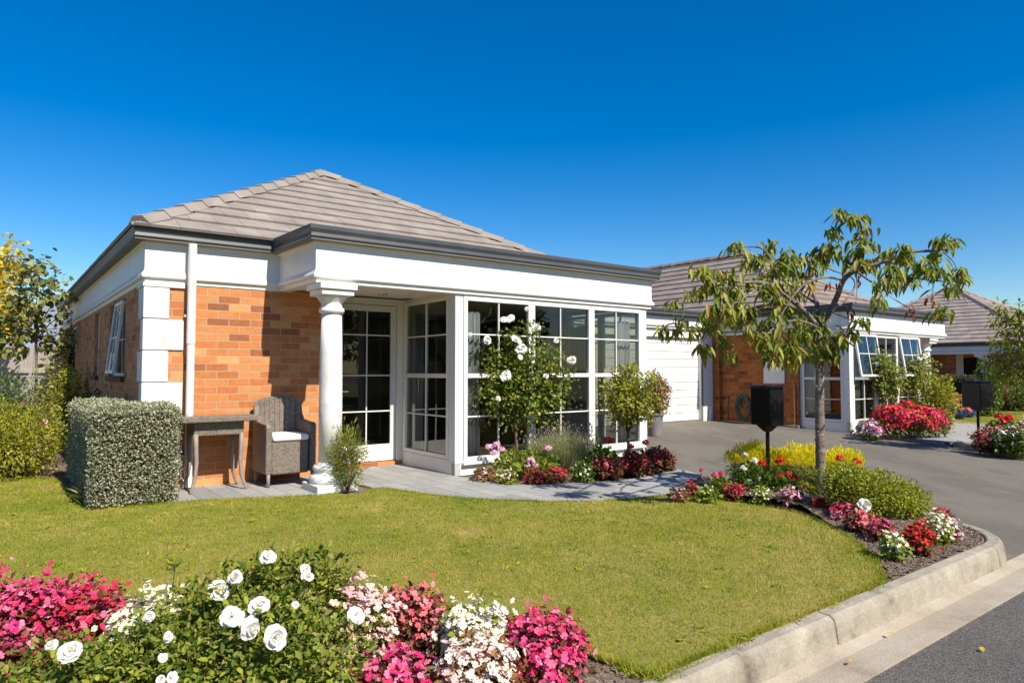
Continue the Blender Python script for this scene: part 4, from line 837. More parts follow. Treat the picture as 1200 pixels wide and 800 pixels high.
bego('cream and blush begonia at the bottom edge, between two pink clumps', 560, 746, 0, 100, 'rust', 'creampink', 330, Y=2.62, fl=.034)
bego('large magenta begonia at the right end of the nearest bed', 634, 718, 0, 104, 'bronze', 'magenta', 420, Y=2.82, fl=.037)
bego('magenta begonia at the bottom edge under the bronze-leaved one', 462, 768, 0, 96, 'bronze', 'magenta', 180, Y=2.50, fl=.036)
bego('small pink begonia deep in the left side of the white rose bush', 236, 690, 0, 40, 'green', 'magenta', 18, Y=2.85, fl=.034)
# rose bush
def rose_bloom(root, p, r, D, loc, mat='white', open_=1.):
    lb = LB(); lb.add(random.choice(ROSES), np.array([p]), np.array([D]), rdir(1), r*.75*open_, r*random.uniform(.92, 1.08), r*random.uniform(.85, 1.08))
    o = lb.build('rose_bloom', B[mat], root, loc, smooth=True)
    lb = LB(); k = 14; a = rdir(k)*[1, 1, 1]*r*.16; lb.add(T_LEAF, np.array(p)+nrmz(np.array(D))*r*.30+a, nrmz(np.array(D)+rdir(k)*.5), rdir(k), r*.22, r*.10); lb.build('stamens', B['centre'], o, loc)
    return o
def rosebush(label, lobes, blooms, Y, n, ll, leafmat_, base, group=None, name='rose_bush', cat='rose bush', bmat='white', stemr=.006, extra=None):
    o = thing(name, label, cat, base, 0, group); lb = LB(); tips = []
    for (c, r, k) in lobes:
        P, D = ell(int(n*k), c, r, .40, lump=.36); ok = P[:, 2] > base[2]+.02; P, D = P[ok], D[ok]
        leaves(lb, T_BROAD, P, D, ll, .55, .1, 1.1, .5); tips += [c+np.array(r)*rdir(1)[0]*.8 for _ in range(9)]
    if extra: extra(lb, o)
    lb.build('foliage', leafmat_, o, base); stems(o, base, tips, stemr, M['stem'], base)
    for (x, y, rp, Yb) in blooms:
        p = AY(x, y, Yb); D = nrmz(np.array([.4, -.8, .6])+rng.normal(size=3)*.25); rose_bloom(o, p, 1.08*rp/F_PX*Yb, D, base, bmat)
    return o
base = np.array([-1.0, 2.72, 0.])
lobes = [(AY(320, 722, 2.72), (.30, .26, .17), .30), (AY(375, 745, 2.75), (.13, .18, .15), .08), (AY(240, 745, 2.7), (.22, .22, .16), .18), (AY(300, 790, 2.45), (.36, .22, .2), .30), (AY(140, 790, 2.45), (.26, .2, .12), .15), (AY(60, 800, 2.35), (.2, .2, .1), .08), (AY(340, 690, 2.8), (.2, .15, .12), .10), (AY(180, 775, 2.5), (.2, .2, .12), .1)]
def sprigs(lb, root):
    for (x, y, Y) in ((312, 650, 2.75), (372, 648, 2.8), (205, 662, 2.75), (228, 685, 2.75), (263, 662, 2.8), (350, 655, 2.8), (290, 668, 2.7), (410, 672, 2.8), (160, 760, 2.5), (395, 655, 2.85)):
        p = AY(x, y, Y); k = 16; leaves(lb, T_BROAD, p+rng.normal(size=(k, 3))*[.022, .022, .014], np.tile([0, 0, 1.], (k, 1)), .034, .6, 0, 1.2)
        s = MB(); q = p-np.array([.03, 0, .14]); s.tube([q, (p+q)/2+[.01, 0, 0], p], [.004, .003, .002], 5); s.build('stem', M['stem'], root, loc=base, fix=False)
blooms = [(257, 691, 12, 2.60), (277, 683-5, 0, 2.7), (276, 676, 9, 2.6), (272, 722, 13, 2.34), (293, 736, 14, 2.30), (322, 746, 15, 2.28), (303, 709, 11, 2.40), (314, 652, 9, 2.62), (358, 667, 7, 2.6), (361, 675, 8, 2.58), (82, 763, 14, 2.22), (191, 770, 6, 2.25), (202, 793, 7, 2.2), (175, 722, 7, 2.4), (197, 746, 6, 2.3), (417, 720, 10, 2.5), (346, 708, 5, 2.4), (188, 796, 6, 2.2), (60, 755, 7, 2.25)]
rosebush('large white-flowered rose bush in the nearest bed, bottom left', lobes, [b for b in blooms if b[2] > 0], 2.7, 27000, .024, L['rose'], base, extra=sprigs)
# silver hedge block
def hedge(label, polys, z1, leafm, ll, dens, core, name='hedge', cat='hedge', z0=.03, jit=.02, frame='uv'):
    a0 = polys[0]; base = W((a0[0]+a0[1])/2, (a0[2]+a0[3])/2); o = thing(name, label, cat, base, 0); lb = LB()
    for (u0, u1, v0, v1) in polys:
        faces = [('u', u0, -1), ('u', u1, 1), ('v', v0, -1), ('v', v1, 1), ('z', z1, 1)]
        for ax, val, sg in faces:
            wu, wv, wz = u1-u0, v1-v0, z1-z0; A = {'u': wv*wz, 'v': wu*wz, 'z': wu*wv}[ax]; n = int(A*dens)
            a = rng.uniform(u0, u1, n); b = rng.uniform(v0, v1, n); z = rng.uniform(z0, z1, n); dep = rng.exponential(jit*1.6, n)-jit*1.2-np.where(rng.uniform(size=n) < .03, rng.uniform(0, .035, n), 0)
            bul = .022*np.sin(a*7+z*5+b*2)*np.cos(b*6-z*7)+.012*np.sin(a*23+b*17)*np.sin(z*21)-dep
            bw = .03*np.clip((z-z0)/(z1-z0), 0, 1)*0
            if ax == 'u': a = val+sg*bul
            elif ax == 'v': b = val+sg*bul
            else: z = val+bul
            # round the edges
            P = E0+np.outer(a, UX)+np.outer(b, VX); P = np.c_[P, z]; nn = {'u': np.array([*UX, 0])*sg, 'v': np.array([*VX, 0])*sg, 'z': np.array([0, 0, 1.])}[ax]
            leaves(lb, T_BROAD, P, np.tile(nn*.8+[0, 0, .3], (n, 1)), ll, .6, 0, 1.0)
    lb.build('foliage', leafm, o, base)
    mb = MB()
    for (u0, u1, v0, v1) in polys:
        i = .05; mb.prism([W(u0+i, v0+i)[:2], W(u1-i, v0+i)[:2], W(u1-i, v1-i)[:2], W(u0+i, v1-i)[:2]], .0, z1-.06)
    mb.build('shade_core', core, o, loc=base); return o  # solid dark block added inside the hedge to stop light between the leaves
core = surf('hedge_core', [(.035, .035, .018), (.06, .05, .03)], .95, 30, 5, bump=1)
hedge('square-clipped silver-leaved hedge left of the patio table', [(-3.80, -3.08, .30, .98), (-3.80, -3.36, .98, 2.6)], .93, L['silver'], .021, 11000, core)
# strap-leaf tuft in its shade
tb = G(108, 590); o = thing('grass_tuft', 'thin grass tuft in the shade of the silver hedge', 'grass tuft', tb); lb = LB(); k = 60
lb.add(T_LONG, np.tile(tb+[0, 0, .02], (k, 1))+rng.normal(size=(k, 3))*[.04, .05, 0], nrmz(rdir(k)*[1, 1, .3]+[-.5, -.2, .9]), rdir(k)+[0, 0, 1], rng.uniform(.12, .30, k), .0035); lb.build('blades', L['lav'], o, tb)
# generic bush
def bush(label, c, r, n, ll, leafm, name='shrub', cat='shrub', w=.6, T=T_BROAD, shell=.45, lump=.2, rnd=.9, droop=0., stem=True, group=None, lobes=None, z0=0., inner=None, part='foliage'):
    base = np.array([c[0], c[1], z0]); o = thing(name, label, cat, base, 0, group); lb = LB()
    for (cc, rr, k) in (lobes or [(c, r, 1.)]):
        P, D = ell(int(n*k), cc, rr, shell, lump=lump); ok = P[:, 2] > z0+.01; P, D = P[ok], D[ok]; leaves(lb, T, P, D, ll, w, droop, rnd)
    lb.build(part, leafm, o, base)
    if stem: stems(o, base, [np.array(c)+np.array(r)*rdir(1)[0]*[.75, .75, .6] for _ in range(14)], min(.012, .02*max(r)), M['wood'], base)
    return o
def head(root, p, r, petal, loc, n=34, name='flower_head'):
    D = rdir(n); D[:, 2] = np.abs(D[:, 2])*1.0-.25; D = nrmz(D); P = np.array(p)+D*r*rng.uniform(.75, 1, (n, 1)); lb = LB(); lb.add(T_FLO, P, nrmz(D+rdir(n)*.35), rdir(n), r*.36, r*.38*rng.uniform(.8, 1.2, n)); 
    h = lb.build(name, B[petal], root, loc); s = MB(); s.tube([np.array(p)-[0, 0, r*2.4], p], [.0035, .003], 5); s.build('stalk', M['stem'], h, loc=loc, fix=False); return h
# left background bushes
p = W(-4.35, 3.2); bush('yellow-green mounded shrub left of the silver hedge', (*p[:2], .40), (.62, .6, .50), 9500, .036, L['yg'], lobes=[((*p[:2], .40), (.62, .6, .44), .55), ((p[0]-.5, p[1]+.35, .38), (.55, .5, .42), .45)])
p = AY(12, 515, 9.3); bush('olive-green shrub at the left edge of the frame', (p[0]-.1, p[1]+.1, .42), (.75, .6, .48), 8000, .036, L['olive'])
pr1 = AY(53, 494, 8.55); o = thing('pink_rose', 'single pink rose on the yellow-green shrub', 'rose', pr1-[0, 0, .1]); rose_bloom(o, pr1, .042, np.array([.1, -1, .3]), pr1-[0, 0, .1], 'pink')
s_ = MB(); s_.tube([pr1-[0, -.05, .15], pr1], .004, 5); s_.build('stem', M['stem'], o, loc=pr1-[0, 0, .1], fix=False)
p = AY(20, 456, 12.0); bush('low dark green bush in front of the timber fence', (p[0]-.3, 12.0, .62), (.95, .6, .62), 5500, .045, L['green'])
p = AY(78, 440, 11.5); bush('light green conical shrub beside the brick side wall', (p[0], 11.5, .62), (.42, .42, .72), 4200, .05, L['yg'])
p = AY(100, 440, 14.5); bush('dark climber against the far end of the brick house', (p[0]-.1, 14.5, 1.2), (.45, .45, 1.35), 4200, .06, L['dark'])
p = AY(106, 454, 9.9); bush('small dark bush at the foot of the brick side wall', (p[0]-.0, 10.2, .5), (.3, .3, .55), 1800, .04, L['dark'])
p = AY(30, 470, 10.2); bush('rusty-tipped shrub between fence bush and yellow-green shrub', (p[0], 10.2, .45), (.5, .35, .42), 2500, .045, L['rust'])
# fence and neighbour behind
FN = thing('timber_fence', 'grey weathered timber fence at the far left', 'fence', (-15, 17.5, 0)); mb = MB()
for i in range(46):
    x = -3+i*.16; mb.box(x, x+.152, -.01+random.uniform(-.003, .003), .01, .05, 1.86+random.uniform(-.01, .01))
mb.build('palings', M['fence'], FN); 
for z in (.45, 1.25): mb = MB(); mb.box(-3, 4.3, -.06, -.012, z, z+.09); mb.build('rail', M['fence'], FN, bevel=.004)
mb = MB(); mb.box(-3, 4.3, -.075, .03, 1.87, 1.91); mb.build('capping', M['roofmetal'], FN, bevel=.004)
for i in range(4): mb = MB(); mb.box(-2.6+i*2.1, -2.5+i*2.1, -.11, -.06, 0, 1.86); mb.build('post', M['fence'], FN, bevel=.004)
NB = thing('neighbour_house', 'grey-roofed neighbouring building beyond the timber fence', 'house', (-17, 24, 0), .25)
wall(NB, -6, 3.6, 0, 7, -.2, 2.1, M['cream']); mb = MB(); mb.hexa([(-6.3, -.4, 2.1), (3.9, -.4, 2.1), (3.9, 7.4, 2.1), (-6.3, 7.4, 2.1), (-5, 3.3, 3.9), (2.2, 3.3, 3.9), (2.2, 3.7, 3.9), (-5, 3.7, 3.9)]); mb.build('roof', M['roofmetal'], NB)
# ================================================================== TREES
def tree_limbs(root, limbs, mat, loc, name='branch'):
    for pts, rad in limbs: mb = MB(); mb.tube(pts, rad, 7); mb.build(name, mat, root, loc=loc, smooth=True, fix=False)
def smooth_path(pts, k=4):
    pts = [np.array(p, float) for p in pts]; out = []
    for i in range(len(pts)-1):
        p0 = pts[max(i-1, 0)]; p1 = pts[i]; p2 = pts[i+1]; p3 = pts[min(i+2, len(pts)-1)]
        for j in range(k):
            t = j/k; out.append(.5*((2*p1)+(-p0+p2)*t+(2*p0-5*p1+4*p2-p3)*t*t+(-p0+3*p1-3*p2+p3)*t**3))
    out.append(pts[-1]); return out
# weeping cherry-like tree by the drive
TY = 6.75; tbase = AY(962, 585, TY); tbase[2] = .03
CT = thing('cherry_tree', 'young cherry tree with drooping leaves in the bed beside the drive', 'tree', tbase)
def Z(zx, zy, Y): return AY(770+zx/3.158, 230+zy/3.158, Y)
tt = smooth_path([tbase+[0, 0, -.06], AY(961.5, 540, TY), AY(960.5, 470, TY), AY(961, 420, TY), AY(960, 385, TY+.02)], 6)
mb = MB(); kk = len(tt); mb.tube(tt, [.050*(1-.30*i/kk)*(1+.04*math.sin(i*2.1)) for i in range(kk)], 14); 
for i in range(14):
    t_ = tt[2+int(i*(kk-4)/14)]; a = random.uniform(0, 6.28); q = np.array(t_)+[math.cos(a)*.038, math.sin(a)*.038, random.uniform(-.02, .02)]; mb.tube([q-[0, 0, .012], q+[math.cos(a)*.006, math.sin(a)*.006, 0], q+[0, 0, .012]], [.006, .012, .006], 6)
mb.build('trunk', M['bark'], CT, loc=tbase, smooth=True, fix=False)
top = np.array(tt[-1])
LIMB = [([(600, 490, 0), (545, 425, -.1), (480, 372, -.25), (400, 322, -.4), (320, 318, -.5), (230, 300, -.55)], .030),
        ([(545, 425, -.1), (450, 400, .2), (370, 410, .5), (270, 450, .7), (190, 500, .8), (60, 470, .8), (10, 500, .8)], .024),
        ([(598, 490, 0), (592, 400, .1), (570, 340, .25), (555, 280, .3), (590, 210, .3)], .028),
        ([(480, 372, -.25), (440, 300, -.1), (420, 230, .0), (380, 190, .1), (300, 190, .2)], .017),
        ([(600, 480, 0), (640, 425, .05), (668, 365, .0), (690, 310, -.1), (735, 275, -.2), (800, 255, -.25), (860, 235, -.3), (950, 205, -.3), (1050, 200, -.35), (1100, 170, -.35)], .033),
        ([(690, 310, -.1), (720, 250, .1), (770, 200, .15), (760, 130, .2), (735, 75, .2), (680, 65, .2)], .020),
        ([(640, 425, .05), (690, 390, .35), (730, 340, .55), (720, 300, .6), (640, 270, .6), (590, 230, .6)], .016),
        ([(735, 275, -.2), (800, 320, -.5), (860, 335, -.6), (830, 390, -.65)], .011),
        ([(860, 235, -.3), (920, 290, -.5), (1000, 310, -.55), (1090, 325, -.6), (1150, 400, -.6)], .010),
        ([(1050, 200, -.35), (1095, 240, -.4), (1115, 285, -.4)], .007),
        ([(690, 310, 0), (620, 300, -.3), (540, 330, -.6), (470, 420, -.8), (440, 500, -.85)], .014),
        ([(600, 490, 0), (560, 470, -.35), (500, 460, -.7), (430, 490, -.9), (380, 540, -.95)], .015),
        ([(640, 425, .05), (700, 450, -.4), (745, 470, -.6)], .009), ([(735, 270, -.2), (740, 330, -.3), (735, 400, -.35)], .006),
        ([(400, 322, -.4), (330, 370, -.7), (260, 420, -.9), (150, 560, -.9)], .012), ([(592, 400, .1), (520, 350, .5), (440, 300, .8), (350, 280, .9)], .014)]
paths = []
for pts, r0 in LIMB:
    P = smooth_path([Z(x, y, TY+d) for x, y, d in pts], 4); paths.append(P); k = len(P); mb = MB(); mb.tube(P, [r0*(1-.72*i/(k-1)) for i in range(k)], 7); mb.build('branch', M['bark'], CT, loc=tbase, smooth=True, fix=False)
CL = [(290, 180), (420, 185), (390, 230), (480, 205), (520, 240), (180, 275), (330, 255), (430, 280), (490, 280), (560, 230), (640, 185), (600, 200), (675, 60), (700, 75), (740, 80), (765, 125), (745, 160), (775, 170), (745, 200), (790, 245), (705, 235), (900, 195), (915, 230), (870, 270), (930, 215), (830, 320), (880, 300), (935, 300), (975, 255), (1040, 165), (1095, 170), (1070, 165), (1028, 225), (1015, 275), (1045, 285), (1110, 275), (1130, 295), (1080, 345), (820, 385), (1060, 420), (60, 395), (20, 495), (120, 365), (165, 345), (70, 505), (130, 495), (165, 560), (200, 415), (240, 375), (290, 345), (340, 315), (390, 345), (260, 415), (200, 485), (300, 470), (350, 425), (440, 385), (475, 395), (450, 435), (500, 425), (410, 470), (350, 495), (380, 535), (245, 535), (275, 585), (470, 495), (520, 470), (570, 450), (610, 440), (560, 495), (615, 490), (640, 535), (500, 555), (555, 575), (610, 585), (480, 600), (745, 465), (715, 510), (690, 530), (455, 320), (550, 320), (510, 345), (385, 300), (235, 295), (150, 270), (660, 150 - 20), (620, 235), (530, 280), (460, 255), (410, 330), (280, 300), (310, 400), (230, 450), (330, 450), (540, 520), (585, 540), (450, 540), (430, 590), (650, 580), (640, 210), (585, 265), (215, 340), (100, 470), (170, 440), (480, 230), (350, 230), (760, 255), (850, 215)]
A_ = np.concatenate([np.array(P) for P in paths]); lb = LB(); lr = LB(); tw = MB()
for (x, y) in CL:
    # nearest branch depth
    p = Z(x, y, TY); dd = np.hypot(A_[:, 0]/A_[:, 1]-p[0]/p[1], (A_[:, 2]-EYE)/A_[:, 1]-(p[2]-EYE)/p[1]); b = A_[np.argmin(dd)]
    p = Z(x, y, b[1]+random.uniform(-.16, .16)); m = (b+p)/2+[0, 0, .03]; tw.tube([b, m, p], [.004, .0032, .002], 4, cap=False)
    k = random.randint(15, 22); an = rng.uniform(0, 6.28, k); X = nrmz(np.c_[np.cos(an)*.72, np.sin(an)*.72, -np.ones(k)*rng.uniform(.35, 1.3, k)]); 
    pos = p+rng.normal(size=(k, 3))*[.04, .04, .03]+[0, 0, .015]; ls = rng.uniform(.09, .15, k)*1.1
    lb.add(T_LONG, pos, X, nrmz(np.c_[np.cos(an), np.sin(an), np.full(k, .5)])+rdir(k)*.35, ls, ls*.27)
for (x, y) in ((645, 330), (665, 325), (750, 310), (705, 420), (715, 435), (945, 430), (1020, 400), (1015, 385), (935, 420), (955, 440)):
    p = Z(x, y-8, TY-.3); k = 3; an = rng.uniform(0, 6.28, k); lr.add(T_LONG, p+rng.normal(size=(k, 3))*.02, np.c_[np.cos(an)*.3, np.sin(an)*.3, -np.ones(k)], rdir(k), .085, .032)
    b = A_[np.argmin(np.hypot(A_[:, 0]/A_[:, 1]-p[0]/p[1], (A_[:, 2]-EYE)/A_[:, 1]-(p[2]-EYE)/p[1]))]; tw.tube([b, p], .002, 4, cap=False)
lb.build('foliage', L['cherry'], CT, tbase); lr.build('dead_leaves', L['red'], CT, tbase); tw.build('twigs', M['bark'], CT, loc=tbase, smooth=True, fix=False, kind='stuff')
# right-edge tree (only its left side shows)
def simple_tree(label, base, th, tr, clumps, n, ll, leafm, T=T_BROAD, droop=.2, w=.7, name='garden_tree', group=None, lean=(0, 0)):
    base = np.array(base, float); o = thing(name, label, 'tree', base, 0, group); t = base+[lean[0], lean[1], th]; mb = MB(); mb.tube(smooth_path([base-[0, 0, .05], (base+t)/2+[.03, .02, 0], t], 4), [tr*(1-.05*i) for i in range(9)], 10); mb.build('trunk', M['bark'], o, loc=base, smooth=True, fix=False)
    lb = LB(); br = MB()
    for c, r in clumps:
        c = np.array(c, float); r = np.array(r, float); k = int(n*np.prod(r)**(2/3)); P, D = ell(k, c, r, .5, lump=.3); leaves(lb, T, P, D, ll, w, droop, .9)
        s = base+(t-base)*random.uniform(.75, 1); br.tube([s, (s+c)/2+[0, 0, .08], c], [tr*.45, tr*.3, tr*.1], 6)
    lb.build('crown', leafm, o, base); br.build('limbs', M['bark'], o, loc=base, smooth=True, fix=False); return o
bx = AY(1212, 520, 11.2)
cl = [(AY(x, y, 11.2+random.uniform(-.5, .5)), (.2*s, .26*s, .17*s)) for x, y, s in ((1184, 372, .9), (1172, 362, .7), (1195, 365, .8), (1197, 385, 1.1), (1178, 398, .9), (1164, 376, .45), (1190, 410, 1.2), (1172, 424, .9), (1183, 440, 1), (1166, 440, .6), (1158, 425, .45), (1200, 430, 1.3), (1212, 400, 1.6), (1225, 375, 1.5), (1235, 420, 1.8), (1170, 388, .5), (1163, 400, .4), (1245, 390, 1.6))]
simple_tree('drooping garden tree cut off by the right edge of the frame', (bx[0]+.2, bx[1], 0), 1.7, .06, cl, 2600, .085, L['cherry'], T_LONG, .8, .42)
# left trees
c0 = AY(38, 500, 13); 
ring = [(AY(x, y, 13+random.uniform(-.4, .4)), (.42*s, .45*s, .36*s)) for x, y, s in ((25, 318, .7), (45, 312, .8), (62, 325, .7), (72, 345, .6), (75, 368, .5), (35, 335, .9), (18, 345, .9), (55, 350, .6), (12, 372, .8), (30, 380, .9), (52, 395, .8), (66, 405, .7), (20, 405, .8), (76, 396, .35), (60, 425, .6), (38, 350, .8), (0, 390, .8), (70, 385, .3), (48, 370, .4))]
simple_tree('young broad-leaved tree tied to a pale stake, at the left', (c0[0], 13, 0), 2.4, .03, ring, 720, .10, L['vine'], T_BROAD, .7, .9)
sk = MB(); sk.box(-.03, .03, -.03, .03, 0, 1.75); so = sk.build('tree_stake', M['stake'], None, bevel=.004); so.location = (c0[0]+.02, 12.9, 0); tag(so, 'pale wooden stake supporting the left-hand tree', 'stake')
ring = [(AY(x, y, 16+random.uniform(-.4, .4)), (.6*s, .5*s, .45*s)) for x, y, s in ((5, 300, .8), (15, 312, .6), (22, 366, .7), (18, 292, .35), (12, 322, .6), (-5, 330, 1), (8, 385, .9), (20, 372, .6), (-8, 370, 1.2), (0, 350, .7), (-25, 300, 1.3), (-30, 350, 1.5), (14, 395, .6))]
simple_tree('yellow autumn tree peeping in at the left edge', (AY(-40, 500, 16)[0], 16, 0), 2.2, .08, ring, 800, .11, L['autumn'], T_BROAD, .3, .8)
# ================================================================== BAY BED
def standard(label, bx, by, tp, crown, rads, n, ll, leafm, tr, blooms=(), name='standard_rose', cat='standard rose', bmat='white', z0=0., lobes=None, group='standards grown on a bare stem', rough=.25):
    Y = G(bx, by, z0)[1]; base = G(bx, by, z0); c = AY(*crown, Y); r = np.array(rads)*Y/F_PX; o = thing(name, label, cat, base, 0, group); t = AY(*tp, Y)
    mb = MB(); mb.tube(smooth_path([base-[0, 0, .04], (base+t)/2+[.01, 0, 0], t, c+[0, 0, r[2]*.2]], 3), [1.45*tr*(1-.03*i) for i in range(10)], 8); mb.build('trunk', M['wood'], o, loc=base, smooth=True, fix=False)
    lb = LB(); tips = []
    for (dx, dy, s, k) in (lobes or [(0, 0, 1, 1)]):
        cc = AY(crown[0]+dx, crown[1]+dy, Y+random.uniform(-.1, .1)); P, D = ell(int(n*k), cc, r*s, .5, lump=rough); leaves(lb, T_BROAD, P, D, ll, .68, .15, 1.0); tips += [cc+r*s*rdir(1)[0]*.85 for _ in range(7)]
    lb.build('foliage', leafm, o, base); stems(o, t, tips, tr*.3, M['stem'], base)
    for (x, y, rp) in blooms:
        Yb = Y-r[1]*.6*random.uniform(.5, 1); rose_bloom(o, AY(x, y, Yb), rp/F_PX*Yb, nrmz(np.array([.2, -.9, .5])+rng.normal(size=3)*.3), base, bmat)
    return o
standard('standard white rose on a bare trunk before the left bay window', 605, 553, (604, 492), (607, 446), (78, 44, 66), 4700, .045, L['roseY'], .016,
         [(597, 373, 7), (590, 374, 5), (630, 383, 5), (606, 398, 8.5), (611, 408, 8), (571, 398, 6), (670, 422, 6), (593, 440, 8), (584, 467, 4), (652, 399, 3.5), (551, 392, 3), (610, 418, 4), (640, 440, 4), (617, 362, 3)],
         lobes=[(-8, 8, .62, .28), (10, -18, .5, .17), (-22, -22, .42, .1), (28, 10, .52, .17), (8, 20, .6, .17), (42, 5, .32, .05), (-32, 10, .42, .1), (2, -48, .28, .05), (52, -4, .2, .02), (18, -60, .16, .015), (-48, -30, .2, .02), (38, -30, .3, .04), (-24, 22, .4, .07)])
standard('clipped ball-headed standard shrub before the right bay window', 735, 551, (736, 505), (736, 465), (31, 31, 33), 3800, .038, L['yg'], .016, lobes=[(0, 0, 1, .8), (-12, 8, .7, .15), (14, 6, .75, .2), (6, -34, .22, .03), (28, -22, .25, .03), (-8, -24, .4, .05)], name='standard_shrub', cat='standard shrub')
# pot with rusty shrub by the garage
pt = AY(767, 505, 13.1); pt[2] = zdrive(pt[:2]); PT = thing('plant_pot', 'tall grey plant pot at the garage, behind the bay corner', 'pot', pt); mb = MB(); mb.lathe([(.12, 0), (.125, .02), (.175, .40), (.195, .405), (.195, .44), (.17, .44), (.165, .40), (.05, .39)], 0, 0, 28); mb.build('pot', M['pot'], PT, smooth=False)
mb = MB(); mb.lathe([(.01, .395), (.168, .40)], 0, 0, 20); mb.build('potting_soil', M['soil'], PT)
bush('rusty red shrub growing in the grey pot', (pt[0]+.06, pt[1], pt[2]+.78), (.25, .24, .42), 2600, .045, L['rust'], z0=pt[2]+.40, name='potted_shrub')
# lavender
lv = G(660, 553); c = AY(660, 540, lv[1]); k = 2600; o = thing('lavender_bush', 'grey-green lavender bush in the middle of the bay bed', 'lavender', lv)
an = rng.uniform(0, 6.28, k); ra = np.sqrt(rng.uniform(0, 1, k)); bb = np.c_[lv[0]+np.cos(an)*ra*.22, lv[1]+np.sin(an)*ra*.18, np.full(k, .0)]
D = nrmz(np.c_[np.cos(an)*ra*.75, np.sin(an)*ra*.6, np.ones(k)]+rdir(k)*.12); ln = rng.uniform(.40, .66, k)*(1-.18*ra)
lb = LB(); 
for t in (.15, .3, .45, .6, .75): leaves(lb, T_LEAF, bb+D*(ln*t)[:, None]+rdir(k)*.012, D, .045, .10, -.1, .55)
lb.build('foliage', L['lav'], o, lv); lb = LB(); lb.add(T_BLADE, bb, D, rdir(k), ln, .006); lb.build('stems', L['lav'], o, lv)
s = rng.uniform(size=k) < .35; lb = LB(); lb.add(T_LEAF, (bb+D*ln[:, None])[s], D[s], rdir(s.sum()), .035, .010); lb.build('flower_spikes', B['lavender'], o, lv, kind='stuff')
# geraniums and begonias of the bay bed
def geranium(label, px, ytop, ybase, wpx, leaf, heads, petal, Y=None, z0=0., hr=.04, ll=.05, n=420, group='geraniums with round flower heads', dY=-.08):
    c, r, h = pb(px, ytop, ybase, wpx, Y, z0); base = np.array([c[0], c[1], z0]); o = thing('geranium', label, 'geranium', base, 0, group)
    P, D = ell(n, (c[0], c[1], z0+h*.5), (r, r, h*.5), .45); P[:, 2] = np.maximum(P[:, 2], z0+.02); lb = LB(); leaves(lb, T_BROAD, P, D*[.6, .6, 1]+[0, -.2, .3], ll, .95, 0, .6); lb.build('foliage', L[leaf], o, base)
    for (x, y, s) in heads: head(o, AY(x, y, c[1]+dY), hr*s, petal, base)
    return o
geranium('pink-headed geranium in the lime leaves below the white rose', 612, 527, 556, 62, 'lime', [(573, 524, .9), (582, 521, .9), (579, 531, 1), (588, 527, .8)], 'pink', hr=.05, n=700)
geranium('pink-headed geranium in front of the lavender', 628, 535, 562, 40, 'lime', [(622, 540, 1), (627, 546, .9), (618, 546, .8)], 'pink', hr=.052)
geranium('single pink geranium head among the lavender stems', 643, 530, 558, 24, 'green', [(642, 525, .9)], 'pink', hr=.05, n=120)
geranium('green-leaved geranium with red heads right of the lavender', 706, 524, 557, 36, 'green', [(713, 516, 1), (739, 523, .9), (757, 519, .95)], 'red', hr=.045)
bego('bronze and cream begonia at the left end of the bay bed', 568, 546, 564, 26, 'rust', 'creampink', 26, fl=.035, ll=.045, nl=260)
bego('pale cream begonia second from the left in the bay bed', 594, 550, 567, 26, 'olive', 'creampink', 34, fl=.035, ll=.045, nl=260)
bego('red begonia under the lime geranium of the bay bed', 626, 552, 568, 24, 'bronze', 'crimson', 50, fl=.035, ll=.045, nl=220)
bego('dark red begonia in front of the lavender', 650, 547, 566, 34, 'bronze', 'crimson', 80, fl=.035, ll=.045, nl=300)
bego('small white-flowered green begonia right of the lavender', 683, 540, 563, 26, 'green', 'cream', 16, fl=.035, ll=.045, nl=300)
bego('pink and crimson begonia below the clipped standard shrub', 712, 534, 561, 36, 'bronze', 'rosered', 100, fl=.035, ll=.045)
bego('crimson begonia right of the clipped standard shrub trunk', 744, 527, 558, 38, 'bronze', 'crimson', 130, fl=.036, ll=.045)
bego('rose-pink begonia second from the right end of the bay bed', 765, 524, 553, 30, 'bronze', 'rosered', 110, fl=.036, ll=.045)
bego('crimson begonia at the drive end of the bay bed', 779, 528, 552, 22, 'bronze', 'crimson', 80, fl=.036, ll=.045)
# plant by the column
fb = G(407, 577); bush('feathery young plant at the foot of the white column', (fb[0], fb[1], .36), (.19, .16, .36), 2600, .055, L['feather'], name='feathery_plant', w=.10, T=T_LEAF, shell=.6, droop=-.6, rnd=.7, lump=.35)
# ================================================================== TREE BED
def conif(label, px, ytop, ybase, wpx, z0=.0):
    c, r, h = pb(px, ytop, ybase, wpx, None, z0); base = np.array([c[0], c[1], z0]); o = thing('golden_shrub', label, 'shrub', base, 0, 'golden feathery shrubs'); lo = LB(); hi = LB()
    P, D = ell(6500, (c[0], c[1], z0+h*.5), (r, r*.9, h*.5), .35, lump=.16); P[:, 2] = np.maximum(P[:, 2], z0+.02); g1 = (P[:, 2] > z0+h*.50)
    leaves(hi, T_LEAF, P[g1], D[g1]*[.7, .7, 1]+[0, 0, .6], .045, .2, -.2, .6); leaves(lo, T_LEAF, P[~g1], D[~g1], .04, .2, 0, .8)
    hi.build('spray_tips', L['yellow'], o, base); lo.build('lower_sprays', L['olive'], o, base); return o
conif('golden shrub at the left of the row, in front of the letterbox', 884, 521, 566, 62); conif('golden shrub in the middle of the row, left of the cherry trunk', 934, 523, 566, 64); conif('golden shrub behind and right of the cherry trunk', 984, 528, 566, 56)
o = geranium('white-flowered geranium at the left end of the tree bed shrubs', 878, 544, 583, 44, 'green', [(873, 533, .8), (884, 540, .9), (871, 549, .9), (878, 565, .9), (888, 562, .8)], 'white', hr=.036, n=900, ll=.035)
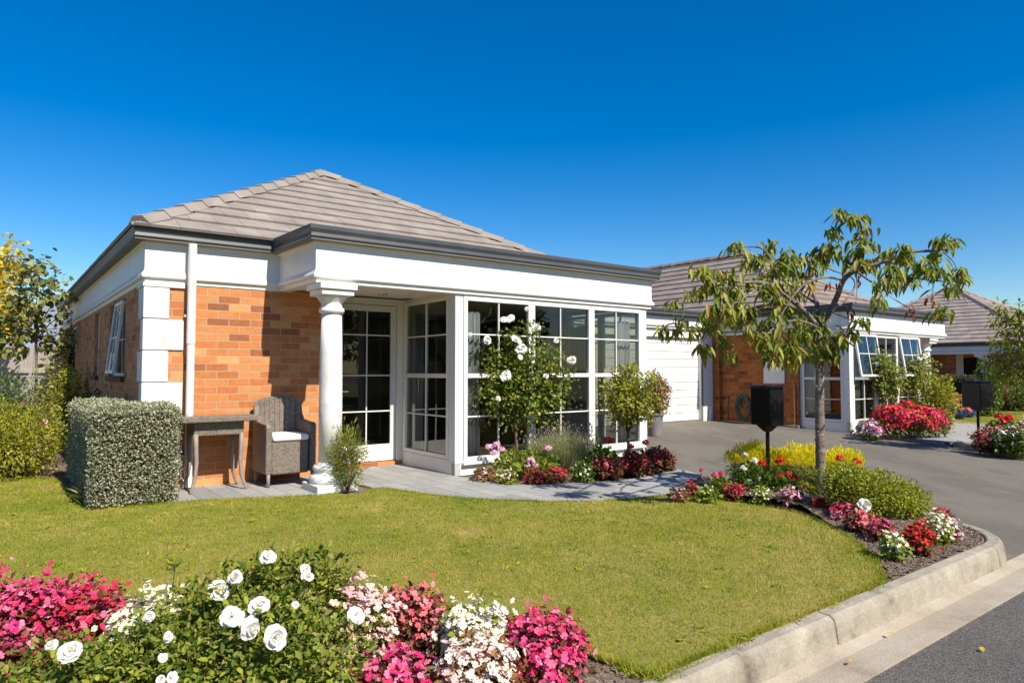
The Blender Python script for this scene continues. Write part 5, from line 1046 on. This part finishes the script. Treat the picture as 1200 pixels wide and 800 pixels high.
geranium('red-headed geranium left of the cherry trunk', 908, 551, 584, 44, 'green', [(893, 543, 1), (914, 540, 1.1), (914, 559, 1), (924, 556, .8), (931, 560, .9)], 'red', hr=.04, n=800, ll=.035)
geranium('lime-leaved geranium at the foot of the cherry trunk', 948, 563, 588, 28, 'lime', [(943, 568, .5)], 'red', hr=.03, n=260)
geranium('red-headed geranium right of the cherry trunk', 995, 550, 576, 32, 'green', [(985, 538, 1.1), (1004, 541, 1), (999, 547, .9), (989, 554, .9)], 'red', hr=.042, n=500, ll=.04)
bego('pale pink begonia at the path end of the tree bed', 795, 572, 588, 22, 'rust', 'pale', 40, fl=.03, ll=.04, nl=220)
bego('small red begonia beside the path end, next to the pale one', 811, 566, 582, 16, 'bronze', 'crimson', 40, fl=.03, ll=.035, nl=160)
bego('lime-leaved plant with cream buds at the front of the tree bed', 829, 570, 589, 24, 'lime', 'cream', 12, fl=.03, ll=.045, nl=300)
geranium('lime-leaved geranium with magenta heads near the path', 844, 562, 584, 24, 'lime', [(838, 557, 1), (845, 555, .8), (822, 551, .6)], 'magenta', hr=.035, n=320)
bego('round rose-red begonia right of the lime geranium', 861, 567, 587, 22, 'bronze', 'rosered', 90, fl=.03, ll=.035, nl=260)
bego('green begonia with white flowers under the red geranium', 892, 572, 591, 24, 'lime', 'cream', 40, fl=.03, ll=.035, nl=260)
bego('pink and magenta begonia in the tree bed, left of the trunk', 927, 570, 596, 28, 'rust', 'pink', 60, fl=.032, ll=.035, nl=300)
bego('scarlet begonia just in front of the cherry trunk', 961, 584, 603, 20, 'bronze', 'red', 60, fl=.03, ll=.035, nl=220)
bego('magenta begonia third along the lawn edge from the trunk', 986, 588, 612, 28, 'bronze', 'magenta', 100, fl=.032, ll=.035, nl=300)
bego('mixed pink begonia under the white bloom of the big shrub', 1008, 600, 624, 34, 'bronze', 'coral', 110, fl=.032, ll=.035, nl=360)
bego('magenta begonia between the pink one and the small white one', 1034, 610, 634, 30, 'bronze', 'magenta', 70, fl=.032, ll=.035, nl=260)
bego('small white begonia nearest the lawn corner', 1047, 624, 655, 30, 'lime', 'cream', 60, fl=.034, ll=.035, nl=300)
bego('scarlet begonia near the kerb corner', 1076, 612, 650, 32, 'bronze', 'red', 150, fl=.033, ll=.035, nl=320)
bego('white begonia beside the scarlet one at the kerb', 1098, 602, 637, 32, 'lime', 'cream', 130, fl=.033, ll=.035, nl=300)
bego('pink begonia closest to the kerb corner', 1112, 612, 634, 18, 'bronze', 'pink', 50, fl=.032, ll=.035, nl=200)
bego('red begonia behind the white one at the end of the tree bed', 1104, 596, 618, 22, 'bronze', 'crimson', 60, fl=.03, ll=.035, nl=200)
bb_ = G(1030, 612); bush('large olive-green shrub filling the drive side of the tree bed', (bb_[0], bb_[1]+.15, .24), (.42, .36, .25), 17000, .024, L['yg2'], lump=.1, lobes=[((bb_[0]+.02, bb_[1]+.12, .21), (.33, .32, .23), .5), ((bb_[0]-.14, bb_[1]+.30, .24), (.23, .26, .24), .28), ((bb_[0]+.30, bb_[1]+.12, .15), (.2, .25, .18), .2)])
wb = AY(1013, 591, 5.75); o = thing('white_rose', 'single white bloom at the front of the olive shrub', 'rose', wb-[0, 0, .2]); rose_bloom(o, wb, .07, np.array([.1, -1, .35]), wb-[0, 0, .2]); s_ = MB(); s_.tube([wb-[0, -.03, .2], wb], .004, 5); s_.build('stem', M['stem'], o, loc=wb-[0, 0, .2], fix=False)
# ================================================================== GARDEN OF HOUSE B
def flowmass(label, px, ytop, ybase, wpx, Y, petal, leaf, nf, fl=.05, dpt=.5, name='petunia_mound', cat='petunias', hf=1.):
    c = AY(px, ytop, Y); r = wpx/2/F_PX*Y; h = c[2]; base = np.array([c[0], Y, 0.]); o = thing(name, label, cat, base, 0, 'flower masses of the second garden'); 
    P, D = ell(int(nf*1.2), (c[0], Y, h*.45), (r, dpt, h*.5), .4); P[:, 2] = np.maximum(P[:, 2], .02); lb = LB(); leaves(lb, T_BROAD, P, D, .06, .7, 0, .9); lb.build('foliage', L[leaf], o, base)
    P, D = ell(nf, (c[0], Y, h*.42), (r*1.03, dpt*1.05, h*.58), .12, up=True, lump=.1); P[:, 2] = np.maximum(P[:, 2], .04); lb = LB(); lb.add(T_PET, P, nrmz(D+rdir(nf)*.5), rdir(nf), fl*.5, fl*.55*rng.uniform(.7, 1.2, nf)); lb.build('blossoms', B[petal], o, base, kind='stuff'); return o
flowmass('big mound of red petunias before the second sunroom', 1058, 472, 0, 74, 13.3, 'mixed', 'green', 1000, .062, .45)
flowmass('pale and pink petunias spilling over the left of the red mound', 1018, 492, 0, 26, 13.0, 'violet', 'green', 240, .055, .3)
flowmass('crimson petunias on the right flank of the red mound', 1090, 478, 0, 40, 13.4, 'rosered', 'green', 380, .06, .35)
standard('standard rose before the second sunroom, left of the pair', 1035, 505, (1035, 462), (1035, 440), (22, 22, 28), 2600, .06, L['rose'], .025, [(1028, 426, 3), (1040, 418, 3)], lobes=[(0, 0, 1, .7), (-8, -14, .6, .2), (8, 12, .7, .2)])
standard('standard rose before the second sunroom, right of the pair', 1074, 500, (1074, 458), (1072, 436), (22, 22, 22), 1800, .06, L['rose'], .025, [(1078, 420, 4), (1084, 428, 3), (1066, 425, 3)], lobes=[(0, 0, 1, .5), (10, -6, .7, .2), (-6, 6, .7, .2)])
p = AY(1096, 460, 15.0); bush('yellow-green shrub beside the second sunroom column', (p[0], 15.0, .62), (.48, .4, .62), 3600, .06, L['yg'])
for x, y, lab in ((1121, 482, 'blue glazed pot at the end of the second house path'), (1133, 479, 'smaller blue pot behind the other blue pot')):
    q_ = G(x, y+6, .0); q_ = AY(x, y+6, 18.3 if x < 1130 else 19.0); q_[2] = 0.; o = thing('plant_pot', lab, 'pot', q_, 0, 'blue glazed pots'); mb = MB(); mb.lathe([(.13, 0), (.22, .14), (.23, .26), (.25, .28), (.25, .31), (.21, .31), (.2, .26)], 0, 0, 24); mb.build('pot', M['bluepot'], o)
flowmass('pink and white flowers in the two blue pots', 1120, 462, 0, 34, 18.4, 'coral', 'olive', 220, .07, .35, 'potted_petunias'); 
HCg = hedge('bronze clipped hedge in front of the third house porch', [(20.6, 21.6, 1.4, 3.35)], 1.1, L['bronzehedge'], .055, 1400, core)
p = AY(1157, 450, 19.5); bush('green climber growing up beside the bronze hedge', (p[0], 19.5, .75), (.36, .3, .85), 3200, .07, L['green'], name='climber', cat='climber')
p = AY(1175, 470, 23); bush('orange-leaved low bush under the third house wall', (p[0], 23, .35), (.75, .5, .42), 2400, .07, L['rust'])
p = AY(1197, 465, 22); bush('green bush under the third house window', (p[0]+.2, 22, .45), (.7, .5, .55), 2400, .07, L['green'])
# lawn and path of house B
l2 = [G(1112, 496)[:2], G(1160, 500)[:2], G(1215, 504)[:2], G(1300, 500)[:2], G(1300, 484)[:2], G(1200, 482)[:2], G(1112, 484)[:2]]
flat('lawn', l2, -.3, .012, M['lawnbase'])
Pg = scatter(l2, 60000); kq = len(Pg); lb = LB(); lb.add(T_BLADE, np.c_[Pg, np.zeros(kq)], nrmz(np.c_[rng.normal(size=(kq, 2))*.5, np.ones(kq)]), nrmz(np.c_[rng.normal(size=(kq, 2)), np.zeros(kq)]), .035, .016); tag(lb.build('grass', M['grass'], kind='stuff'), 'small strip of lawn in the second garden', 'grass')
pth = [W(9.30, -1.15), W(9.22, -2.1), W(9.55, -2.3), G(1180, 508), G(1215, 506), G(1215, 498), G(1160, 497), G(1112, 494), G(1108, 505), G(1070, 514)]
p2o = flat('paved_path', pth, -.3, .016, M['paver']); house_uv(p2o)
# kerb edging of the bed by the second letterbox
kq_ = [W(9.5, -2.12), W(9.12, -2.2), W(8.75, -2.75), W(8.40, -3.25), W(8.34, -4.2), W(8.65, -5.0), W(9.3, -5.27), W(40, -5.27)]
mb = MB(); mb.sweep([tuple(q[:2]) for q in kq_[::1]], [(0, -.31), (0, .03), (-.12, .035), (-.12, -.31)]); mb.build('kerb', M['kerb'], kind='structure', bevel=.01)
kf = [W(9.62, -.17), W(9.42, -.75), W(9.30, -1.12)]
mb = MB(); mb.sweep([tuple(q[:2]) for q in kf], [(.0, -.31), (.0, .03), (-.05, .03), (-.05, -.31)]); mb.build('kerb', M['kerb'], kind='structure', bevel=.01)
for i, (x, y0, y1, w, pet, lf, lab) in enumerate(((1152, 500, 524, 24, 'rosered', 'bronze', 'rose-red begonia at the foot of the second letterbox'), (1170, 506, 527, 22, 'coral', 'bronze', 'coral begonia right of the second letterbox post'), (1187, 506, 529, 30, 'magenta', 'green', 'magenta begonia at the right edge of the frame'), (1180, 494, 522, 34, 'white', 'green', 'white-flowered plant in the far right bed'), (1200, 490, 526, 30, 'pink', 'green', 'pink-flowered plant half out of the frame at the right'))):
    bego(lab, x, y0, y1, w, lf, pet, 60, Y=11.2 - .15*i, fl=.05, ll=.05, nl=420)
geranium('red-headed geranium behind the far right begonias', 1174, 492, 522, 36, 'green', [(1170, 488, 1), (1182, 490, 1.1), (1176, 494, .9), (1190, 502, .8)], 'red', Y=11.4, hr=.06, n=400, ll=.06)
geranium('magenta-headed geranium in the far right bed', 1190, 500, 526, 30, 'green', [(1187, 503, 1), (1187, 515, 1.1), (1195, 511, .9), (1171, 501, .8)], 'magenta', Y=10.9, hr=.055, n=300, ll=.06)
# drive-side strip of plants beyond frame right and trees across the road, seen in the panes
for i, (x, y, s) in enumerate(((3, -16, 1.3), (8.5, -14, 1.5), (14, -10, 1.3), (19, -5, 1.4), (-3, -18, 1.4), (-9, -17, 1.5), (-15, -13, 1.3), (24, 1, 1.3), (-20, -7, 1.4))):
    simple_tree(['round dark tree across the road behind the viewer', 'broad dark tree across the road behind the viewer'][i % 2], (x, y, 0), 1.8*s, .16, [((x+random.uniform(-1, 1), y+random.uniform(-1, 1), 2.2*s+k*.7), (1.7*s, 1.7*s, 1.2*s)) for k in range(3)], 800, .3, L['green'], T_BROAD, .2, .8, name='street_tree', group='trees across the road')
# weeds in the lawn
Pw = scatter(lawnp, 900); Pw = Pw[(Pw[:, 1] > 2.6) & (Pw[:, 1] < 7.5) & (np.abs(Pw[:, 0]) < 4.5)][:130]; lb = LB()
for q in Pw: k = random.randint(4, 9); lb.add(T_BROAD, np.array([q[0], q[1], .012])+rng.normal(size=(k, 3))*[.02, .02, .003], nrmz(rdir(k)*[1, 1, .2]+[0, 0, .35]), rdir(k)*.3+[0, 0, 1], rng.uniform(.02, .04, k), .012)
tag(lb.build('lawn_weeds', L['yg2'], kind='stuff'), 'small broad-leaved weeds dotted over the lawn', 'weeds')
lb = LB()
for x, y, z in ((1046, 745, -.14), (1000, 775, -.14), (250, 598, .01), (463, 622, .01), (610, 660, .01), (742, 640, .01), (905, 640, .01), (350, 640, .01), (1150, 760, -.15), (830, 690, .01), (690, 600, .01), (975, 760, -.14), (1130, 560, -.09), (1010, 548, -.08), (860, 525, -.05)):
    q = G(x, y, z); lb.add(T_BROAD, q+[0, 0, .012], rdir(1)*[1, 1, .2], rdir(1)*.3+[0, 0, 1], random.uniform(.03, .055), random.uniform(.018, .03))
tag(lb.build('fallen_leaves', L['autumn'], kind='stuff'), 'few fallen yellow leaves on the lawn, drive and gutter channel', 'leaves')
# ================================================================== CAMERA, SUN, SKY
cam = bpy.data.cameras.new('camera'); co_ = bpy.data.objects.new('camera', cam); COL.objects.link(co_); scene.camera = co_
cam.sensor_width = 36; cam.lens = 36*F_PX/1200; cam.clip_end = 3000; cam.clip_start = .05
co_.location = (0, 0, EYE); co_.rotation_euler = (math.pi/2+PITCH, 0, 0)
EL = math.radians(45); az = np.array([.672, -.740]); az /= np.linalg.norm(az)
d = Vector((-az[0]*math.cos(EL), -az[1]*math.cos(EL), -math.sin(EL)))
sl = bpy.data.lights.new('sun', 'SUN'); sl.energy = 4.6; sl.angle = math.radians(.53); sl.color = (1, .93, .81); so_ = bpy.data.objects.new('sun', sl); COL.objects.link(so_); so_.rotation_euler = d.to_track_quat('-Z', 'Y').to_euler(); so_.location = (8, -8, 12)
w = bpy.data.worlds.new('World'); scene.world = w; w.use_nodes = True; nt = w.node_tree; nt.nodes.clear()
sky = nt.nodes.new('ShaderNodeTexSky'); sky.sky_type = 'NISHITA'; sky.sun_disc = False; sky.sun_elevation = EL; sky.sun_rotation = math.atan2(az[0], az[1]); sky.altitude = 0; sky.air_density = 1.0; sky.dust_density = .3; sky.ozone_density = 3.0
bg = nt.nodes.new('ShaderNodeBackground'); bg.inputs[1].default_value = .080; ow = nt.nodes.new('ShaderNodeOutputWorld')
hs = nt.nodes.new('ShaderNodeHueSaturation'); hs.inputs['Saturation'].default_value = 1.52; hs.inputs['Value'].default_value = 1.1; hs.inputs['Hue'].default_value = .506
nt.links.new(sky.outputs[0], hs.inputs['Color']); nt.links.new(hs.outputs[0], bg.inputs[0]); nt.links.new(bg.outputs[0], ow.inputs[0])
vs = scene.view_settings; vs.view_transform = 'Standard'; vs.look = 'None'; vs.exposure = 0.72; vs.gamma = 1; vs.use_curve_mapping = False
scene.cycles.max_bounces = 8; scene.cycles.transparent_max_bounces = 16
